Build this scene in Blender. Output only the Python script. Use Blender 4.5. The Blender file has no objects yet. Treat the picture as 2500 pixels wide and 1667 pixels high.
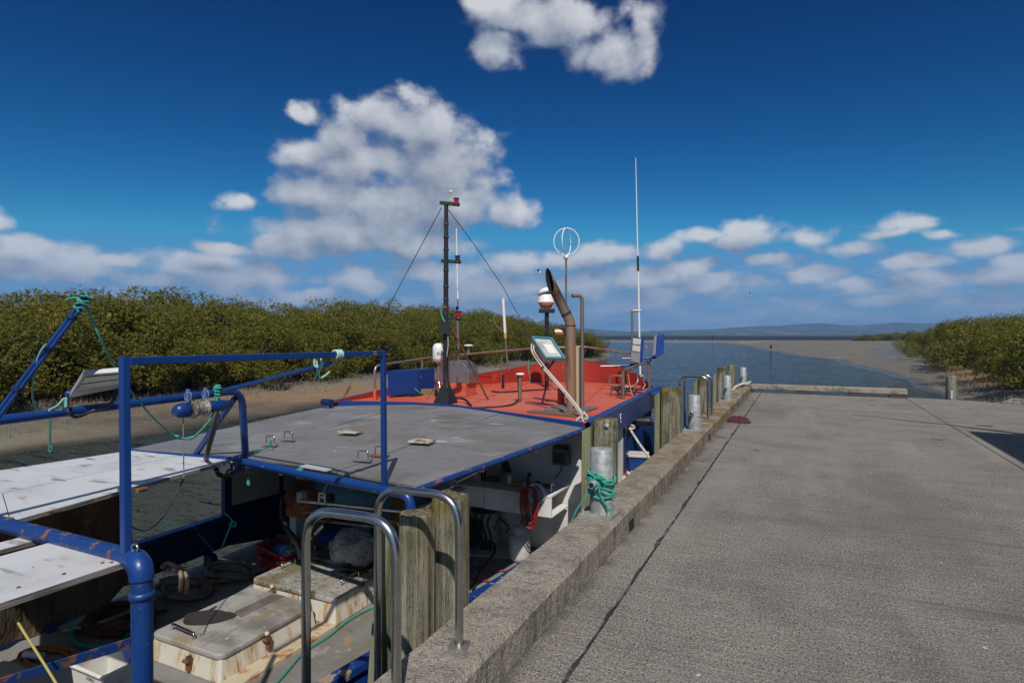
import bpy, bmesh, math, random
import numpy as np
from mathutils import Vector, Matrix, noise as mnoise

random.seed(7)
rng = np.random.default_rng(7)
S = bpy.context.scene
C = S.collection
V = Vector
rad = math.radians

# ------------------------------------------------------------------ camera
EYE = 1.70                       # eye above the wharf deck (deck = z 0, wharf runs along +y)
FPX, CXP, HZP = 1458.0, 1250.0, 817.0
YAW = math.atan(705 / FPX)
FW = V((-math.sin(YAW), math.cos(YAW), 0)); RT = V((math.cos(YAW), math.sin(YAW), 0))
cd = bpy.data.cameras.new('camera'); cam = bpy.data.objects.new('camera', cd); C.objects.link(cam)
cam.location = (0, 0, EYE); cam.rotation_euler = (rad(90), 0, YAW)
cd.sensor_width = 36; cd.lens = 36 * FPX / 2500; cd.shift_y = -(833.5 - HZP) / 2500
cd.clip_start = 0.05; cd.clip_end = 30000
S.camera = cam

# ------------------------------------------------------------------ sun, exposure
SUN = V((0.42, -0.71, 0.95)).normalized()
sl = bpy.data.lights.new('sun', 'SUN'); sun = bpy.data.objects.new('sun', sl); C.objects.link(sun)
sl.energy = 4.2; sl.angle = rad(0.53); sl.color = (1.0, 0.95, 0.87)
sun.rotation_euler = SUN.to_track_quat('Z', 'Y').to_euler(); sun.location = (6, -10, 14)
S.view_settings.view_transform = 'Standard'; S.view_settings.look = 'None'
S.view_settings.gamma = 1; S.view_settings.use_curve_mapping = False
S.view_settings.exposure = 0.0
S.render.engine = 'CYCLES'
S.cycles.use_denoising = True; S.cycles.denoising_prefilter = 'NONE'
S.cycles.max_bounces = 7; S.cycles.diffuse_bounces = 4; S.cycles.glossy_bounces = 3
S.cycles.transmission_bounces = 4; S.cycles.volume_bounces = 0; S.cycles.transparent_max_bounces = 6
S.cycles.sample_clamp_indirect = 6.0

# ------------------------------------------------------------------ node helpers
def nd(nt, typ, ins=None, **at):
    n = nt.nodes.new(typ)
    for k, v in at.items():
        setattr(n, k, v)
    for k, v in (ins or {}).items():
        s = n.inputs[k]
        if isinstance(v, bpy.types.NodeSocket):
            nt.links.new(v, s)
        else:
            s.default_value = v
    return n
def mth(nt, op, a, b=None, c=None, clamp=False):
    ins = {0: a}
    if b is not None: ins[1] = b
    if c is not None: ins[2] = c
    return nd(nt, 'ShaderNodeMath', ins, operation=op, use_clamp=clamp).outputs[0]
def vmt(nt, op, a, b=None, c=None):
    ins = {0: a}
    if b is not None: ins[1] = b
    if c is not None: ins[2] = c
    n = nd(nt, 'ShaderNodeVectorMath', ins, operation=op)
    return n.outputs['Value'] if op in ('LENGTH', 'DOT_PRODUCT') else n.outputs[0]
def mapr(nt, x, a, b, c=0.0, d=1.0, smooth=True):
    return nd(nt, 'ShaderNodeMapRange', {'Value': x, 'From Min': a, 'From Max': b, 'To Min': c, 'To Max': d},
              interpolation_type='SMOOTHSTEP' if smooth else 'LINEAR').outputs[0]
def rgb(c): return (c[0], c[1], c[2], 1.0)
def mixc(nt, f, a, b, mode='MIX'):
    n = nd(nt, 'ShaderNodeMix', {}, data_type='RGBA', blend_type=mode, clamp_factor=True)
    for i, v in ((0, f), (6, a), (7, b)):
        if isinstance(v, bpy.types.NodeSocket): nt.links.new(v, n.inputs[i])
        else: n.inputs[i].default_value = rgb(v) if i else v
    return n.outputs[2]

# ------------------------------------------------------------------ world: sky + cumulus
def pix_dir(px, py):
    d = FW + RT * ((px - CXP) / FPX) + V((0, 0, -(py - HZP) / FPX))
    return d.normalized()
def azel(px, py):
    d = pix_dir(px, py)
    return math.atan2(d.x, d.y), math.asin(d.z)
BLOBS = [  # centre and half size of each cumulus lobe: read off as bearing / elevation
 (940,290,95,62),(1060,300,90,62),(840,335,85,45),(735,288,40,20),(900,400,170,70),(1070,395,125,80),(770,372,85,28),
 (770,480,100,42),(940,500,210,85),(1120,510,110,60),(1225,525,55,42),(860,585,190,48),(720,610,110,28),(1010,590,150,40),(650,600,50,18),
 (1290,35,120,52),(1205,105,55,42),(1400,45,125,46),(1500,120,90,62),(1575,75,48,60),(1230,10,90,28),(1500,160,50,28),
 (5,528,40,36),(75,612,130,34),(150,655,95,34),(20,655,80,30),(588,490,46,20),(545,612,58,15),(300,640,70,16),
 (470,655,115,30),(560,685,130,32),(660,672,80,24),(390,692,90,24),(740,722,60,16),(900,690,90,34),(1050,665,110,30),(1130,705,120,32),
 (1275,638,75,30),(1380,630,70,24),(1480,622,85,24),(1400,690,130,28),(1290,705,70,22),(1560,680,110,26),(1620,612,55,24),(1700,585,55,18),
 (1810,570,75,30),(1770,600,55,20),(1690,650,70,22),(1760,690,75,24),(1615,722,75,22),(1965,580,60,26),(2215,552,80,24),(2165,572,60,16),
 (2385,598,92,24),(2300,575,60,14),(2090,612,80,20),(2230,642,80,18),(1990,670,85,16),(1890,640,60,14),(2090,692,70,18),(2420,672,90,24),(2270,690,80,22),(2480,640,60,22),(1850,690,60,16),(2180,725,110,16),
]
W = bpy.data.worlds.new('World'); S.world = W; W.use_nodes = True
W.cycles.sampling_method = 'MANUAL'; W.cycles.sample_map_resolution = 256
nt = W.node_tree; nt.nodes.clear()
grp = bpy.data.node_groups.new('cumulus', 'ShaderNodeTree')
grp.interface.new_socket('P', in_out='INPUT', socket_type='NodeSocketVector')
grp.interface.new_socket('Q', in_out='OUTPUT', socket_type='NodeSocketFloat')
gi = grp.nodes.new('NodeGroupInput'); go = grp.nodes.new('NodeGroupOutput')
P0 = gi.outputs[0]
def gnoise(vec, sc, detail, rough=0.55):
    return nd(grp, 'ShaderNodeTexNoise', {'Vector': vec, 'Scale': sc, 'Detail': detail, 'Roughness': rough}, noise_dimensions='3D')
warp = gnoise(P0, 9.0, 3.0).outputs['Color']
wv = vmt(grp, 'MULTIPLY', vmt(grp, 'SUBTRACT', warp, (0.5, 0.5, 0.5)), (0.075, 0.045, 0.0))
Pw = vmt(grp, 'ADD', P0, wv)
acc = None
for bx_, by_, rx_, ry_ in BLOBS:
    a0, e0 = azel(bx_, by_); a1, _ = azel(bx_ + rx_, by_); _, e1 = azel(bx_, by_ - ry_)
    sx, sy = 1 / max(a1 - a0, 1e-3), 1 / max(e1 - e0, 1e-3)
    L = vmt(grp, 'LENGTH', vmt(grp, 'MULTIPLY_ADD', Pw, (sx, sy, 0), (-a0 * sx, -e0 * sy, 0)))
    acc = L if acc is None else nd(grp, 'ShaderNodeMath', {0: acc, 1: L, 2: 0.35}, operation='SMOOTH_MIN').outputs[0]
n1 = gnoise(vmt(grp, 'MULTIPLY', P0, (1.0, 1.35, 1)), 15.0, 7.0, 0.60).outputs['Fac']
n2 = gnoise(vmt(grp, 'MULTIPLY', P0, (1.0, 1.2, 1)), 44.0, 5.0, 0.62).outputs['Fac']
warp2 = gnoise(P0, 26.0, 4.0).outputs['Color']
Pv = vmt(grp, 'ADD', P0, vmt(grp, 'MULTIPLY', vmt(grp, 'SUBTRACT', warp2, (0.5, 0.5, 0.5)), (0.040, 0.030, 0.0)))
def lobes(sc): return nd(grp, 'ShaderNodeTexVoronoi', {'Vector': vmt(grp, 'MULTIPLY', Pv, (1.0, 1.25, 0.0)), 'Scale': sc, 'Smoothness': 0.35}, feature='SMOOTH_F1', voronoi_dimensions='2D').outputs['Distance']
puff = mth(grp, 'MULTIPLY_ADD', mth(grp, 'SUBTRACT', 0.40, lobes(10.5)), 0.95, mth(grp, 'MULTIPLY', mth(grp, 'SUBTRACT', 0.40, lobes(25.0)), 0.50))
acc = mth(grp, 'SUBTRACT', acc, puff)
qb = mth(grp, 'MULTIPLY_ADD', mth(grp, 'SUBTRACT', n1, 0.5), 1.65, mth(grp, 'SUBTRACT', 1.43, acc))
qb = mth(grp, 'MULTIPLY_ADD', mth(grp, 'SUBTRACT', n2, 0.5), 0.42, qb)
# banks of small flat cumulus that thicken towards the horizon, all the way round
sep = nd(grp, 'ShaderNodeSeparateXYZ', {0: P0})
el = sep.outputs[1]
n3 = gnoise(vmt(grp, 'MULTIPLY', P0, (10.0, 36.0, 1)), 1.0, 7.0, 0.62).outputs['Fac']
cov = mapr(grp, el, 0.05, 0.22, 0.17, -0.30, False)
qh = mth(grp, 'MULTIPLY', mth(grp, 'ADD', mth(grp, 'SUBTRACT', n3, 0.5), cov), 2.4)
q = nd(grp, 'ShaderNodeMath', {0: qb, 1: qh, 2: 0.2}, operation='SMOOTH_MAX').outputs[0]
# scattered cumulus added out of view, overhead and behind, to soften blue fill light
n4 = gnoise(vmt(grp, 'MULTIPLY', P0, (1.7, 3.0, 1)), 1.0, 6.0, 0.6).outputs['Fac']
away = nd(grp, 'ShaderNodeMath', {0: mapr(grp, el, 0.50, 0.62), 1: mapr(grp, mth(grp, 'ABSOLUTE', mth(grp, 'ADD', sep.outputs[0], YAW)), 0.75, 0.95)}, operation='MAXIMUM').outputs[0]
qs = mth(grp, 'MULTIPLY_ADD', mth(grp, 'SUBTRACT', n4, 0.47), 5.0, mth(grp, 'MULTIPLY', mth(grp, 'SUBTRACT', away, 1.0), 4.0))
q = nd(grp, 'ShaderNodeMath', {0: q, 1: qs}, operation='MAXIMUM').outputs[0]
grp.links.new(q, go.inputs[0])

tc = nd(nt, 'ShaderNodeTexCoord')
sp_ = nd(nt, 'ShaderNodeSeparateXYZ', {0: vmt(nt, 'NORMALIZE', tc.outputs['Generated'])})
az = mth(nt, 'ARCTAN2', sp_.outputs[0], sp_.outputs[1]); elv = mth(nt, 'ARCSINE', sp_.outputs[2])
Pc = nd(nt, 'ShaderNodeCombineXYZ', {0: az, 1: elv, 2: 0.0}).outputs[0]
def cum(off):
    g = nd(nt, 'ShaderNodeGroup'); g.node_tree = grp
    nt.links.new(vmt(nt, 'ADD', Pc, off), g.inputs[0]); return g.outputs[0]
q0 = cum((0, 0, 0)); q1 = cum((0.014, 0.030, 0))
alpha = mapr(nt, q0, -0.10, 0.85)
relief = mth(nt, 'MULTIPLY', mth(nt, 'SUBTRACT', q0, q1), 0.52)
thick = mapr(nt, q0, 0.5, 2.0, 0.0, 0.26)
lit = mth(nt, 'SUBTRACT', mth(nt, 'ADD', 0.40, relief), thick, clamp=True)
cloudc = mixc(nt, lit, (0.170, 0.215, 0.320), (0.64, 0.66, 0.70))
sky = nd(nt, 'ShaderNodeTexSky', {}, sky_type='NISHITA', sun_disc=False, sun_elevation=math.asin(SUN.z),
         sun_rotation=math.atan2(SUN.x, SUN.y), altitude=0, air_density=1.0, dust_density=0.35, ozone_density=4.0)
# polarised, saturated rendering of the clear sky (the photograph's own look), same all round
raw = nd(nt, 'ShaderNodeSeparateXYZ', {0: vmt(nt, 'MULTIPLY', sky.outputs[0], (0.1, 0.1, 0.1))})
def tone(i_, k, p, top): return mth(nt, 'MINIMUM', mth(nt, 'MULTIPLY', mth(nt, 'POWER', raw.outputs[i_], p), k), top)
skyc = nd(nt, 'ShaderNodeCombineXYZ', {0: tone(0, 26.0, 3.3, 1.0), 1: tone(1, 15.4, 2.22, 2.9), 2: tone(2, 10.8, 1.85, 5.4)}).outputs[0]
skyc = mixc(nt, mapr(nt, elv, -0.01, 0.075, 0.9, 0.0), skyc, (1.5, 2.9, 4.9))   # thicker air low down, all round
hzf = mapr(nt, elv, 0.0, 0.20, 0.72, 0.0)
cl_d = mixc(nt, hzf, cloudc, (0.24, 0.34, 0.50))     # distant cloud seen through more air
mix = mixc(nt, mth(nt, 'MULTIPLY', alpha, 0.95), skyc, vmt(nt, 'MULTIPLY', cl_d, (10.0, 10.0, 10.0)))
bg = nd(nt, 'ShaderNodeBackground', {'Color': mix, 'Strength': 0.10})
wo = nd(nt, 'ShaderNodeOutputWorld', {'Surface': bg.outputs[0]})

# ------------------------------------------------------------------ materials
MATS = {}
def M(name, col, rough=0.6, metal=0.0, layers=(), bump=(), spec=0.5, coat=0.0, rlay=None, uvw='Object', subs=0):
    """layers: dicts c (colour), s (scale), lo, hi, st (stretch), d (detail), k ('noise'/'voro'), zg/yg/ng (gradient lo,hi)"""
    if name in MATS: return MATS[name]
    m = bpy.data.materials.new(name); m.use_nodes = True; t = m.node_tree; t.nodes.clear()
    co = nd(t, 'ShaderNodeTexCoord').outputs[uvw]
    info = nd(t, 'ShaderNodeObjectInfo').outputs['Random']
    co = vmt(t, 'ADD', co, nd(t, 'ShaderNodeCombineXYZ', {0: mth(t, 'MULTIPLY', info, 17.0), 1: mth(t, 'MULTIPLY', info, 5.0), 2: 0.0}).outputs[0]) if uvw == 'Object' and 'random' in name else co
    def fac(L):
        v = vmt(t, 'MULTIPLY', co, L.get('st', (1, 1, 1)))
        if L.get('off'): v = vmt(t, 'ADD', v, (L['off'],) * 3)
        if L.get('k') == 'voro':
            x = nd(t, 'ShaderNodeTexVoronoi', {'Vector': v, 'Scale': L['s']}, feature=L.get('feat', 'F1')).outputs[L.get('out', 'Distance')]
            if L.get('out') == 'Color': x = nd(t, 'ShaderNodeSeparateColor', {0: x}).outputs[0]
        elif L.get('k') == 'flat':
            x = None
        else:
            x = nd(t, 'ShaderNodeTexNoise', {'Vector': v, 'Scale': L['s'], 'Detail': L.get('d', 5.0), 'Roughness': L.get('r', 0.6)}).outputs['Fac']
        f = mapr(t, x, L['lo'], L['hi']) if x is not None else 1.0
        for key, comp in (('xg', 0), ('yg', 1), ('zg', 2)):
            if key in L:
                c = nd(t, 'ShaderNodeSeparateXYZ', {0: co}).outputs[comp]
                f = mth(t, 'MULTIPLY', f, mapr(t, c, *L[key]))
        if 'ng' in L:
            c = nd(t, 'ShaderNodeSeparateXYZ', {0: nd(t, 'ShaderNodeNewGeometry').outputs['Normal']}).outputs[2]
            f = mth(t, 'MULTIPLY', f, mapr(t, c, *L['ng']))
        if 'a' in L: f = mth(t, 'MULTIPLY', f, L['a'])
        return f
    cur = col
    rcur = rough
    for L in layers:
        f = fac(L)
        cur = mixc(t, f, cur, L['c'])
        if 'rough' in L:
            rr = nd(t, 'ShaderNodeMix', {}, data_type='FLOAT')
            for i, v in ((0, f), (2, rcur), (3, L['rough'])):
                if isinstance(v, bpy.types.NodeSocket): t.links.new(v, rr.inputs[i])
                else: rr.inputs[i].default_value = v
            rcur = rr.outputs[0]
    b = nd(t, 'ShaderNodeBsdfPrincipled', {'Metallic': metal, 'Specular IOR Level': spec, 'Coat Weight': coat})
    for k, v in (('Base Color', cur), ('Roughness', rcur)):
        if isinstance(v, bpy.types.NodeSocket): t.links.new(v, b.inputs[k])
        else: b.inputs[k].default_value = rgb(v) if k == 'Base Color' else v
    prev = None
    for B in bump:
        h = fac(B)
        bn = nd(t, 'ShaderNodeBump', {'Height': h, 'Strength': B.get('a2', 1.0), 'Distance': B['dist']})
        if prev is not None: t.links.new(prev, bn.inputs['Normal'])
        prev = bn.outputs[0]
    if prev is not None: t.links.new(prev, b.inputs['Normal'])
    nd(t, 'ShaderNodeOutputMaterial', {'Surface': b.outputs[0]})
    MATS[name] = m
    return m

# ------------------------------------------------------------------ geometry helpers
def P(px, py, z):
    """point of the photograph's sight line (px,py) at height z"""
    Z = FPX * (EYE - z) / (py - HZP); r = (px - CXP) / FPX * Z
    q = FW * Z + RT * r; return V((q.x, q.y, z))
def D(px, py, Z):
    q = FW * Z + RT * ((px - CXP) / FPX * Z); return V((q.x, q.y, EYE - (py - HZP) / FPX * Z))
def PX(px, py, x):
    d = FW + RT * ((px - CXP) / FPX); t = x / d.x; return V((x, d.y * t, EYE - (py - HZP) / FPX * t))
def PY(px, py, y):
    d = FW + RT * ((px - CXP) / FPX); t = y / d.y; return V((d.x * t, y, EYE - (py - HZP) / FPX * t))

OFF = {}
def crom(pts, n=6, closed=False):
    pts = [V(p) for p in pts]; out = []; N = len(pts)
    if N < 3: return pts
    for i in range(N if closed else N - 1):
        if closed: a, b, c, d = pts[(i - 1) % N], pts[i], pts[(i + 1) % N], pts[(i + 2) % N]
        else: a, b, c, d = pts[max(i - 1, 0)], pts[i], pts[i + 1], pts[min(i + 2, N - 1)]
        for k in range(n):
            t = k / n
            out.append(0.5 * ((2 * b) + (c - a) * t + (2 * a - 5 * b + 4 * c - d) * t * t + (3 * b - a - 3 * c + d) * t ** 3))
    if not closed: out.append(pts[-1])
    return out
def fillet(pts, r, n=6):
    pts = [V(p) for p in pts]; out = [pts[0]]
    for i in range(1, len(pts) - 1):
        a, b, c = pts[i - 1], pts[i], pts[i + 1]
        rr = min(r, (a - b).length * 0.49, (c - b).length * 0.49)
        p, q = b + (a - b).normalized() * rr, b + (c - b).normalized() * rr
        for k in range(n + 1):
            t = k / n; out.append(p * (1 - t) ** 2 + b * 2 * t * (1 - t) + q * t * t)
    out.append(pts[-1]); return out
class MB:
    def __init__(s): s.v = []; s.f = []; s.sm = []
    def add(s, vs, fs, smooth=False):
        o = len(s.v); s.v += [V(v) for v in vs]
        for f in fs: s.f.append(tuple(i + o for i in f)); s.sm.append(smooth)
        return s
    def hexa(s, b, t):
        """four bottom points and four top points (anticlockwise from above)"""
        return s.add(list(b) + list(t), [(3, 2, 1, 0), (4, 5, 6, 7), (0, 1, 5, 4), (1, 2, 6, 5), (2, 3, 7, 6), (3, 0, 4, 7)])
    def box(s, c, d, rz=0.0, m=None):
        x, y, z = d[0] / 2, d[1] / 2, d[2] / 2
        m = m or Matrix.Rotation(rz, 3, 'Z'); c = V(c)
        b = [c + m @ V(p) for p in ((-x, -y, -z), (x, -y, -z), (x, y, -z), (-x, y, -z))]
        t = [c + m @ V(p) for p in ((-x, -y, z), (x, -y, z), (x, y, z), (-x, y, z))]
        return s.hexa(b, t)
    def slab(s, poly, th, n=None):
        """polygon with thickness th along -n"""
        poly = [V(p) for p in poly]; k = len(poly)
        if n is None:
            n = V((0, 0, 0))
            for i in range(k): n += poly[i].cross(poly[(i + 1) % k])
            n.normalize()
        n = V(n); lo = [p - n * th for p in poly]
        fs = [tuple(range(k)), tuple(range(2 * k - 1, k - 1, -1))] + [((i + 1) % k, i, i + k, (i + 1) % k + k) for i in range(k)]
        return s.add(poly + lo, fs)
    def tube(s, pts, r, n=8, closed=False, caps=True):
        pts = [V(p) for p in pts]
        pts = [p for i, p in enumerate(pts) if i == 0 or (p - pts[i - 1]).length > 1e-5]
        N = len(pts); rs = r if isinstance(r, (list, tuple)) else [r] * N
        if len(rs) != N: rs = [rs[0] + (rs[-1] - rs[0]) * i / (N - 1) for i in range(N)]
        tg = []
        for i in range(N):
            a = pts[(i - 1) % N] if closed or i else pts[0]; b = pts[(i + 1) % N] if closed or i < N - 1 else pts[-1]
            d = (b - a); tg.append(d.normalized() if d.length > 1e-9 else V((0, 0, 1)))
        u = tg[0].orthogonal().normalized(); vs = []
        for i in range(N):
            if i:
                u = (u - tg[i] * u.dot(tg[i])); u = u.normalized() if u.length > 1e-6 else tg[i].orthogonal().normalized()
            w = tg[i].cross(u)
            vs += [pts[i] + (u * math.cos(2 * math.pi * k / n) + w * math.sin(2 * math.pi * k / n)) * rs[i] for k in range(n)]
        fs = []
        for i in range(N if closed else N - 1):
            j = (i + 1) % N
            fs += [(i * n + k, i * n + (k + 1) % n, j * n + (k + 1) % n, j * n + k) for k in range(n)]
        s.add(vs, fs, True)
        if caps and not closed:
            s.add(vs[:n], [tuple(range(n - 1, -1, -1))]); s.add(vs[-n:], [tuple(range(n))])
        return s
    def cyl(s, a, b, r, r2=None, n=12, caps=True): return s.tube([a, b], [r, r if r2 is None else r2], n, caps=caps)
    def lathe(s, prof, base, axis=(0, 0, 1), n=16, smooth=True):
        ax = V(axis).normalized(); u = ax.orthogonal().normalized(); w = ax.cross(u); base = V(base); vs = []
        for r, h in prof:
            vs += [base + ax * h + (u * math.cos(2 * math.pi * k / n) + w * math.sin(2 * math.pi * k / n)) * max(r, 1e-4) for k in range(n)]
        fs = []
        for i in range(len(prof) - 1):
            fs += [(i * n + k, i * n + (k + 1) % n, (i + 1) * n + (k + 1) % n, (i + 1) * n + k) for k in range(n)]
        s.add(vs, fs, smooth)
        s.add(vs[:n], [tuple(range(n - 1, -1, -1))]); s.add(vs[-n:], [tuple(range(n))]); return s
    def ball(s, c, r, n=12, sc=(1, 1, 1)):
        vs = []; m = n // 2
        for i in range(m + 1):
            a = math.pi * i / m
            for k in range(n):
                b = 2 * math.pi * k / n
                vs.append(V(c) + V((r * sc[0] * math.sin(a) * math.cos(b), r * sc[1] * math.sin(a) * math.sin(b), -r * sc[2] * math.cos(a))))
        fs = [(i * n + k, i * n + (k + 1) % n, (i + 1) * n + (k + 1) % n, (i + 1) * n + k) for i in range(m) for k in range(n)]
        return s.add(vs, fs, True)
    def build(s, name, mat, parent=None, bevel=0.0, base=None, seg=2):
        off = V(base) if base is not None else (OFF[parent.name] if parent else V((0, 0, 0)))
        me = bpy.data.meshes.new(name)
        me.from_pydata([tuple(v - off) for v in s.v], [], s.f); me.update()
        for p, q in zip(me.polygons, s.sm): p.use_smooth = q
        o = bpy.data.objects.new(name, me); C.objects.link(o)
        if mat: me.materials.append(mat)
        if parent: o.parent = parent
        else: o.location = off
        OFF[o.name] = off
        if bevel:
            b = o.modifiers.new('bevel', 'BEVEL'); b.width = bevel; b.segments = seg; b.limit_method = 'ANGLE'; b.angle_limit = rad(40)
        return o
def letters(name, body, size, mat, parent, loc, rot, align='LEFT'):
    fc = bpy.data.curves.new(name, 'FONT'); fc.body = body; fc.size = size; fc.extrude = size * 0.012; fc.align_x = align
    t_ = bpy.data.objects.new(name, fc); C.objects.link(t_); bpy.context.view_layer.update()
    me = bpy.data.meshes.new_from_object(t_.evaluated_get(bpy.context.evaluated_depsgraph_get())); me.name = name
    bpy.data.objects.remove(t_); o = bpy.data.objects.new(name, me); C.objects.link(o); me.materials.clear(); me.materials.append(mat)
    o.parent = parent; o.location = V(loc) - OFF[parent.name]; o.rotation_euler = rot; return o
def tag(o, label=None, cat=None, group=None, kind=None):
    if label: o['label'] = label
    if cat: o['category'] = cat
    if group: o['group'] = group
    if kind: o['kind'] = kind
    return o
def thing(name, label, cat, loc, group=None):
    o = bpy.data.objects.new(name, None); C.objects.link(o); o.location = loc; o.empty_display_size = 0.2
    OFF[o.name] = V(loc); return tag(o, label, cat, group)
def npmesh(name, verts, faces, mat, parent=None, off=(0, 0, 0), smooth=False, loc=None):
    """large mesh from numpy arrays; faces (n,k)"""
    me = bpy.data.meshes.new(name); n, k = faces.shape
    me.vertices.add(len(verts)); me.vertices.foreach_set('co', (verts - np.array(off)).astype(np.float32).ravel())
    me.loops.add(n * k); me.loops.foreach_set('vertex_index', faces.astype(np.int32).ravel())
    me.polygons.add(n); me.polygons.foreach_set('loop_start', np.arange(0, n * k, k, dtype=np.int32))
    me.update(calc_edges=True)
    if smooth: me.polygons.foreach_set('use_smooth', np.ones(n, dtype=bool))
    me.materials.append(mat)
    o = bpy.data.objects.new(name, me); C.objects.link(o)
    if parent: o.parent = parent
    elif loc is not None: o.location = loc
    OFF[o.name] = V(off); return o
# ================================================================== SETTING
WATER_Z = -1.40
MUD = M('mud', (0.150, 0.134, 0.106), 0.72, layers=[
    dict(c=(0.205, 0.180, 0.138), k='flat', s=1, lo=0, hi=1, xg=(-11.0, -16.0)),
    dict(c=(0.255, 0.165, 0.098), s=0.16, lo=0.42, hi=0.58, st=(1, 0.35, 1), xg=(-12.0, -17.0)),
    dict(c=(0.19, 0.18, 0.13), s=0.30, lo=0.50, hi=0.70, st=(1, 0.3, 1), off=9.0),
    dict(c=(0.15, 0.125, 0.09), s=2.6, lo=0.55, hi=0.75, st=(1, 0.6, 1)),
    dict(c=(0.125, 0.115, 0.095), s=0.09, lo=0.54, hi=0.66, st=(1.0, 0.30, 1), off=3.0, rough=0.22),
    dict(c=(0.07, 0.06, 0.045), k='flat', s=1, lo=0, hi=1, zg=(-1.30, -1.40), rough=0.16)],
    bump=[dict(s=1.3, lo=0.2, hi=0.8, dist=0.06, d=8.0), dict(s=14.0, lo=0.3, hi=0.7, dist=0.012)], spec=0.4)
def xl_(y): return np.interp(y, [-60, 8, 14, 20, 40, 60, 75, 93, 108, 130, 180, 430], [-18.2, -18.6, -18.4, -19.0, -18.6, -19.8, -22.5, -27, -38, -80, -420, -900])
def xr_(y): return np.interp(y, [-60, 0, 22, 35, 43, 50, 82, 102, 130, 175, 260, 330, 372, 430], [5.4, 5.6, 6.0, 6.4, 6.0, 6.2, 3.4, -2.0, -7, -13, -32, -24, 150, 500])
xs = np.unique(np.concatenate([np.linspace(-900, -70, 40), np.linspace(-70, -34, 36), np.linspace(-34, -14, 110), np.linspace(-14, 2, 30), np.linspace(2, 22, 110), np.linspace(22, 90, 70), np.linspace(90, 900, 40)]))
ys = np.unique(np.concatenate([np.linspace(-60, 0, 25), np.linspace(0, 110, 260), np.linspace(110, 400, 190), np.linspace(400, 900, 12)]))
GX, GY = np.meshgrid(xs, ys)
def fbm(x, y, f, seed, oct=4):
    """smooth value noise, numpy"""
    r = np.random.default_rng(seed); T = r.random((256, 256)); out = 0; a = 0.5
    for o in range(oct):
        u, v = x * f, y * f; i, j = np.floor(u).astype(int), np.floor(v).astype(int)
        fu, fv = u - i, v - j; fu, fv = fu * fu * (3 - 2 * fu), fv * fv * (3 - 2 * fv)
        g = lambda a_, b_: T[a_ % 256, b_ % 256]
        out = out + a * ((g(i, j) * (1 - fu) + g(i + 1, j) * fu) * (1 - fv) + (g(i, j + 1) * (1 - fu) + g(i + 1, j + 1) * fu) * fv - 0.5)
        f *= 2.07; a *= 0.5
    return out
wob = fbm(GX, GY, 0.11, 3) * 1.6 + fbm(GX, GY, 0.5, 4) * 0.5
def ground_h(x, y, w=None):
    if w is None: w = fbm(x, y, 0.11, 3) * 1.6 + fbm(x, y, 0.5, 4) * 0.5
    sl_ = xl_(y) - x + w
    hl = np.where(sl_ > 0, np.interp(sl_, [0, 0.8, 2.5, 6.0, 9, 60], [0, 0.06, 0.16, 0.46, 0.62, 0.9]), np.maximum(sl_ * 0.35, -1.6))
    sr_ = x - xr_(y) + w * np.interp(y, [0, 40, 90, 200], [0.5, 0.7, 2.0, 5.0])
    near = np.interp(y, [0, 24, 40, 80, 150], [1, 1, 0.30, 0.10, 0.0])
    rise = np.interp(sr_, [0, 1.0, 4, 10, 60, 500], [0, 0.05, 0.15, 0.25, 0.5, 0.7])
    rise_n = np.interp(sr_, [0, 1, 2.4, 5, 9, 500], [0, 0.15, 0.8, 1.25, 1.35, 1.5])
    hr = np.where(sr_ > 0, near * rise_n + (1 - near) * rise, np.maximum(sr_ * 0.3, -1.6))
    isl = 1 - np.sqrt(((x + 58) / 50) ** 2 + ((y - 272) / 42) ** 2) + fbm(x, y, 0.03, 8) * 0.8
    hi = np.where(isl > 0, isl * 0.25, np.maximum(isl * 3, -1.6))
    far = np.interp(y, [372, 386], [0, -2.0])
    return WATER_Z + np.maximum(np.maximum(hl, hr + far), hi) + fbm(x, y, 0.35, 5) * 0.09
GZ = ground_h(GX, GY, wob)
ny, nx = GX.shape
idx = np.arange(ny * nx).reshape(ny, nx)
fc = np.stack([idx[:-1, :-1], idx[:-1, 1:], idx[1:, 1:], idx[1:, :-1]], -1).reshape(-1, 4)
tag(npmesh('mud_banks', np.stack([GX, GY, GZ], -1).reshape(-1, 3), fc, MUD, smooth=True), kind='structure')

def water_mat(name, col, rough, waves):
    return M(name, col, rough, spec=0.5, layers=[dict(c=tuple(c * 0.75 for c in col), s=0.35, lo=0.4, hi=0.7, st=(1.0, 0.4, 1))], bump=waves)
WAT = water_mat('channel_water', (0.034, 0.056, 0.050), 0.06, [
    dict(s=0.085, lo=0.25, hi=0.75, dist=1.9, st=(0.5, 1.5, 1), d=3.0, off=6.0),
    dict(s=0.34, lo=0.25, hi=0.75, dist=0.75, st=(0.7, 2.0, 1), d=3.0, r=0.55),
    dict(s=1.7, lo=0.25, hi=0.75, dist=0.20, st=(0.8, 2.0, 1), d=4.0, off=4.0),
    dict(s=7.0, lo=0.3, hi=0.7, dist=0.025, st=(0.8, 1.5, 1), d=2.0)])
SEAM = water_mat('sea_water', (0.012, 0.020, 0.030), 0.12, [dict(s=0.05, lo=0.2, hi=0.8, dist=7.0, st=(0.6, 1.8, 1), d=5.0), dict(s=0.9, lo=0.25, hi=0.75, dist=0.5, st=(0.6, 2.0, 1))])
def sheet(name, x0, x1, y0, y1, z, mat):
    return MB().add([(x0, y0, z), (x1, y0, z), (x1, y1, z), (x0, y1, z)], [(0, 1, 2, 3)]).build(name, mat)
tag(sheet('channel_water', -900, 900, -60, 380, WATER_Z, WAT), kind='structure')
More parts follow.
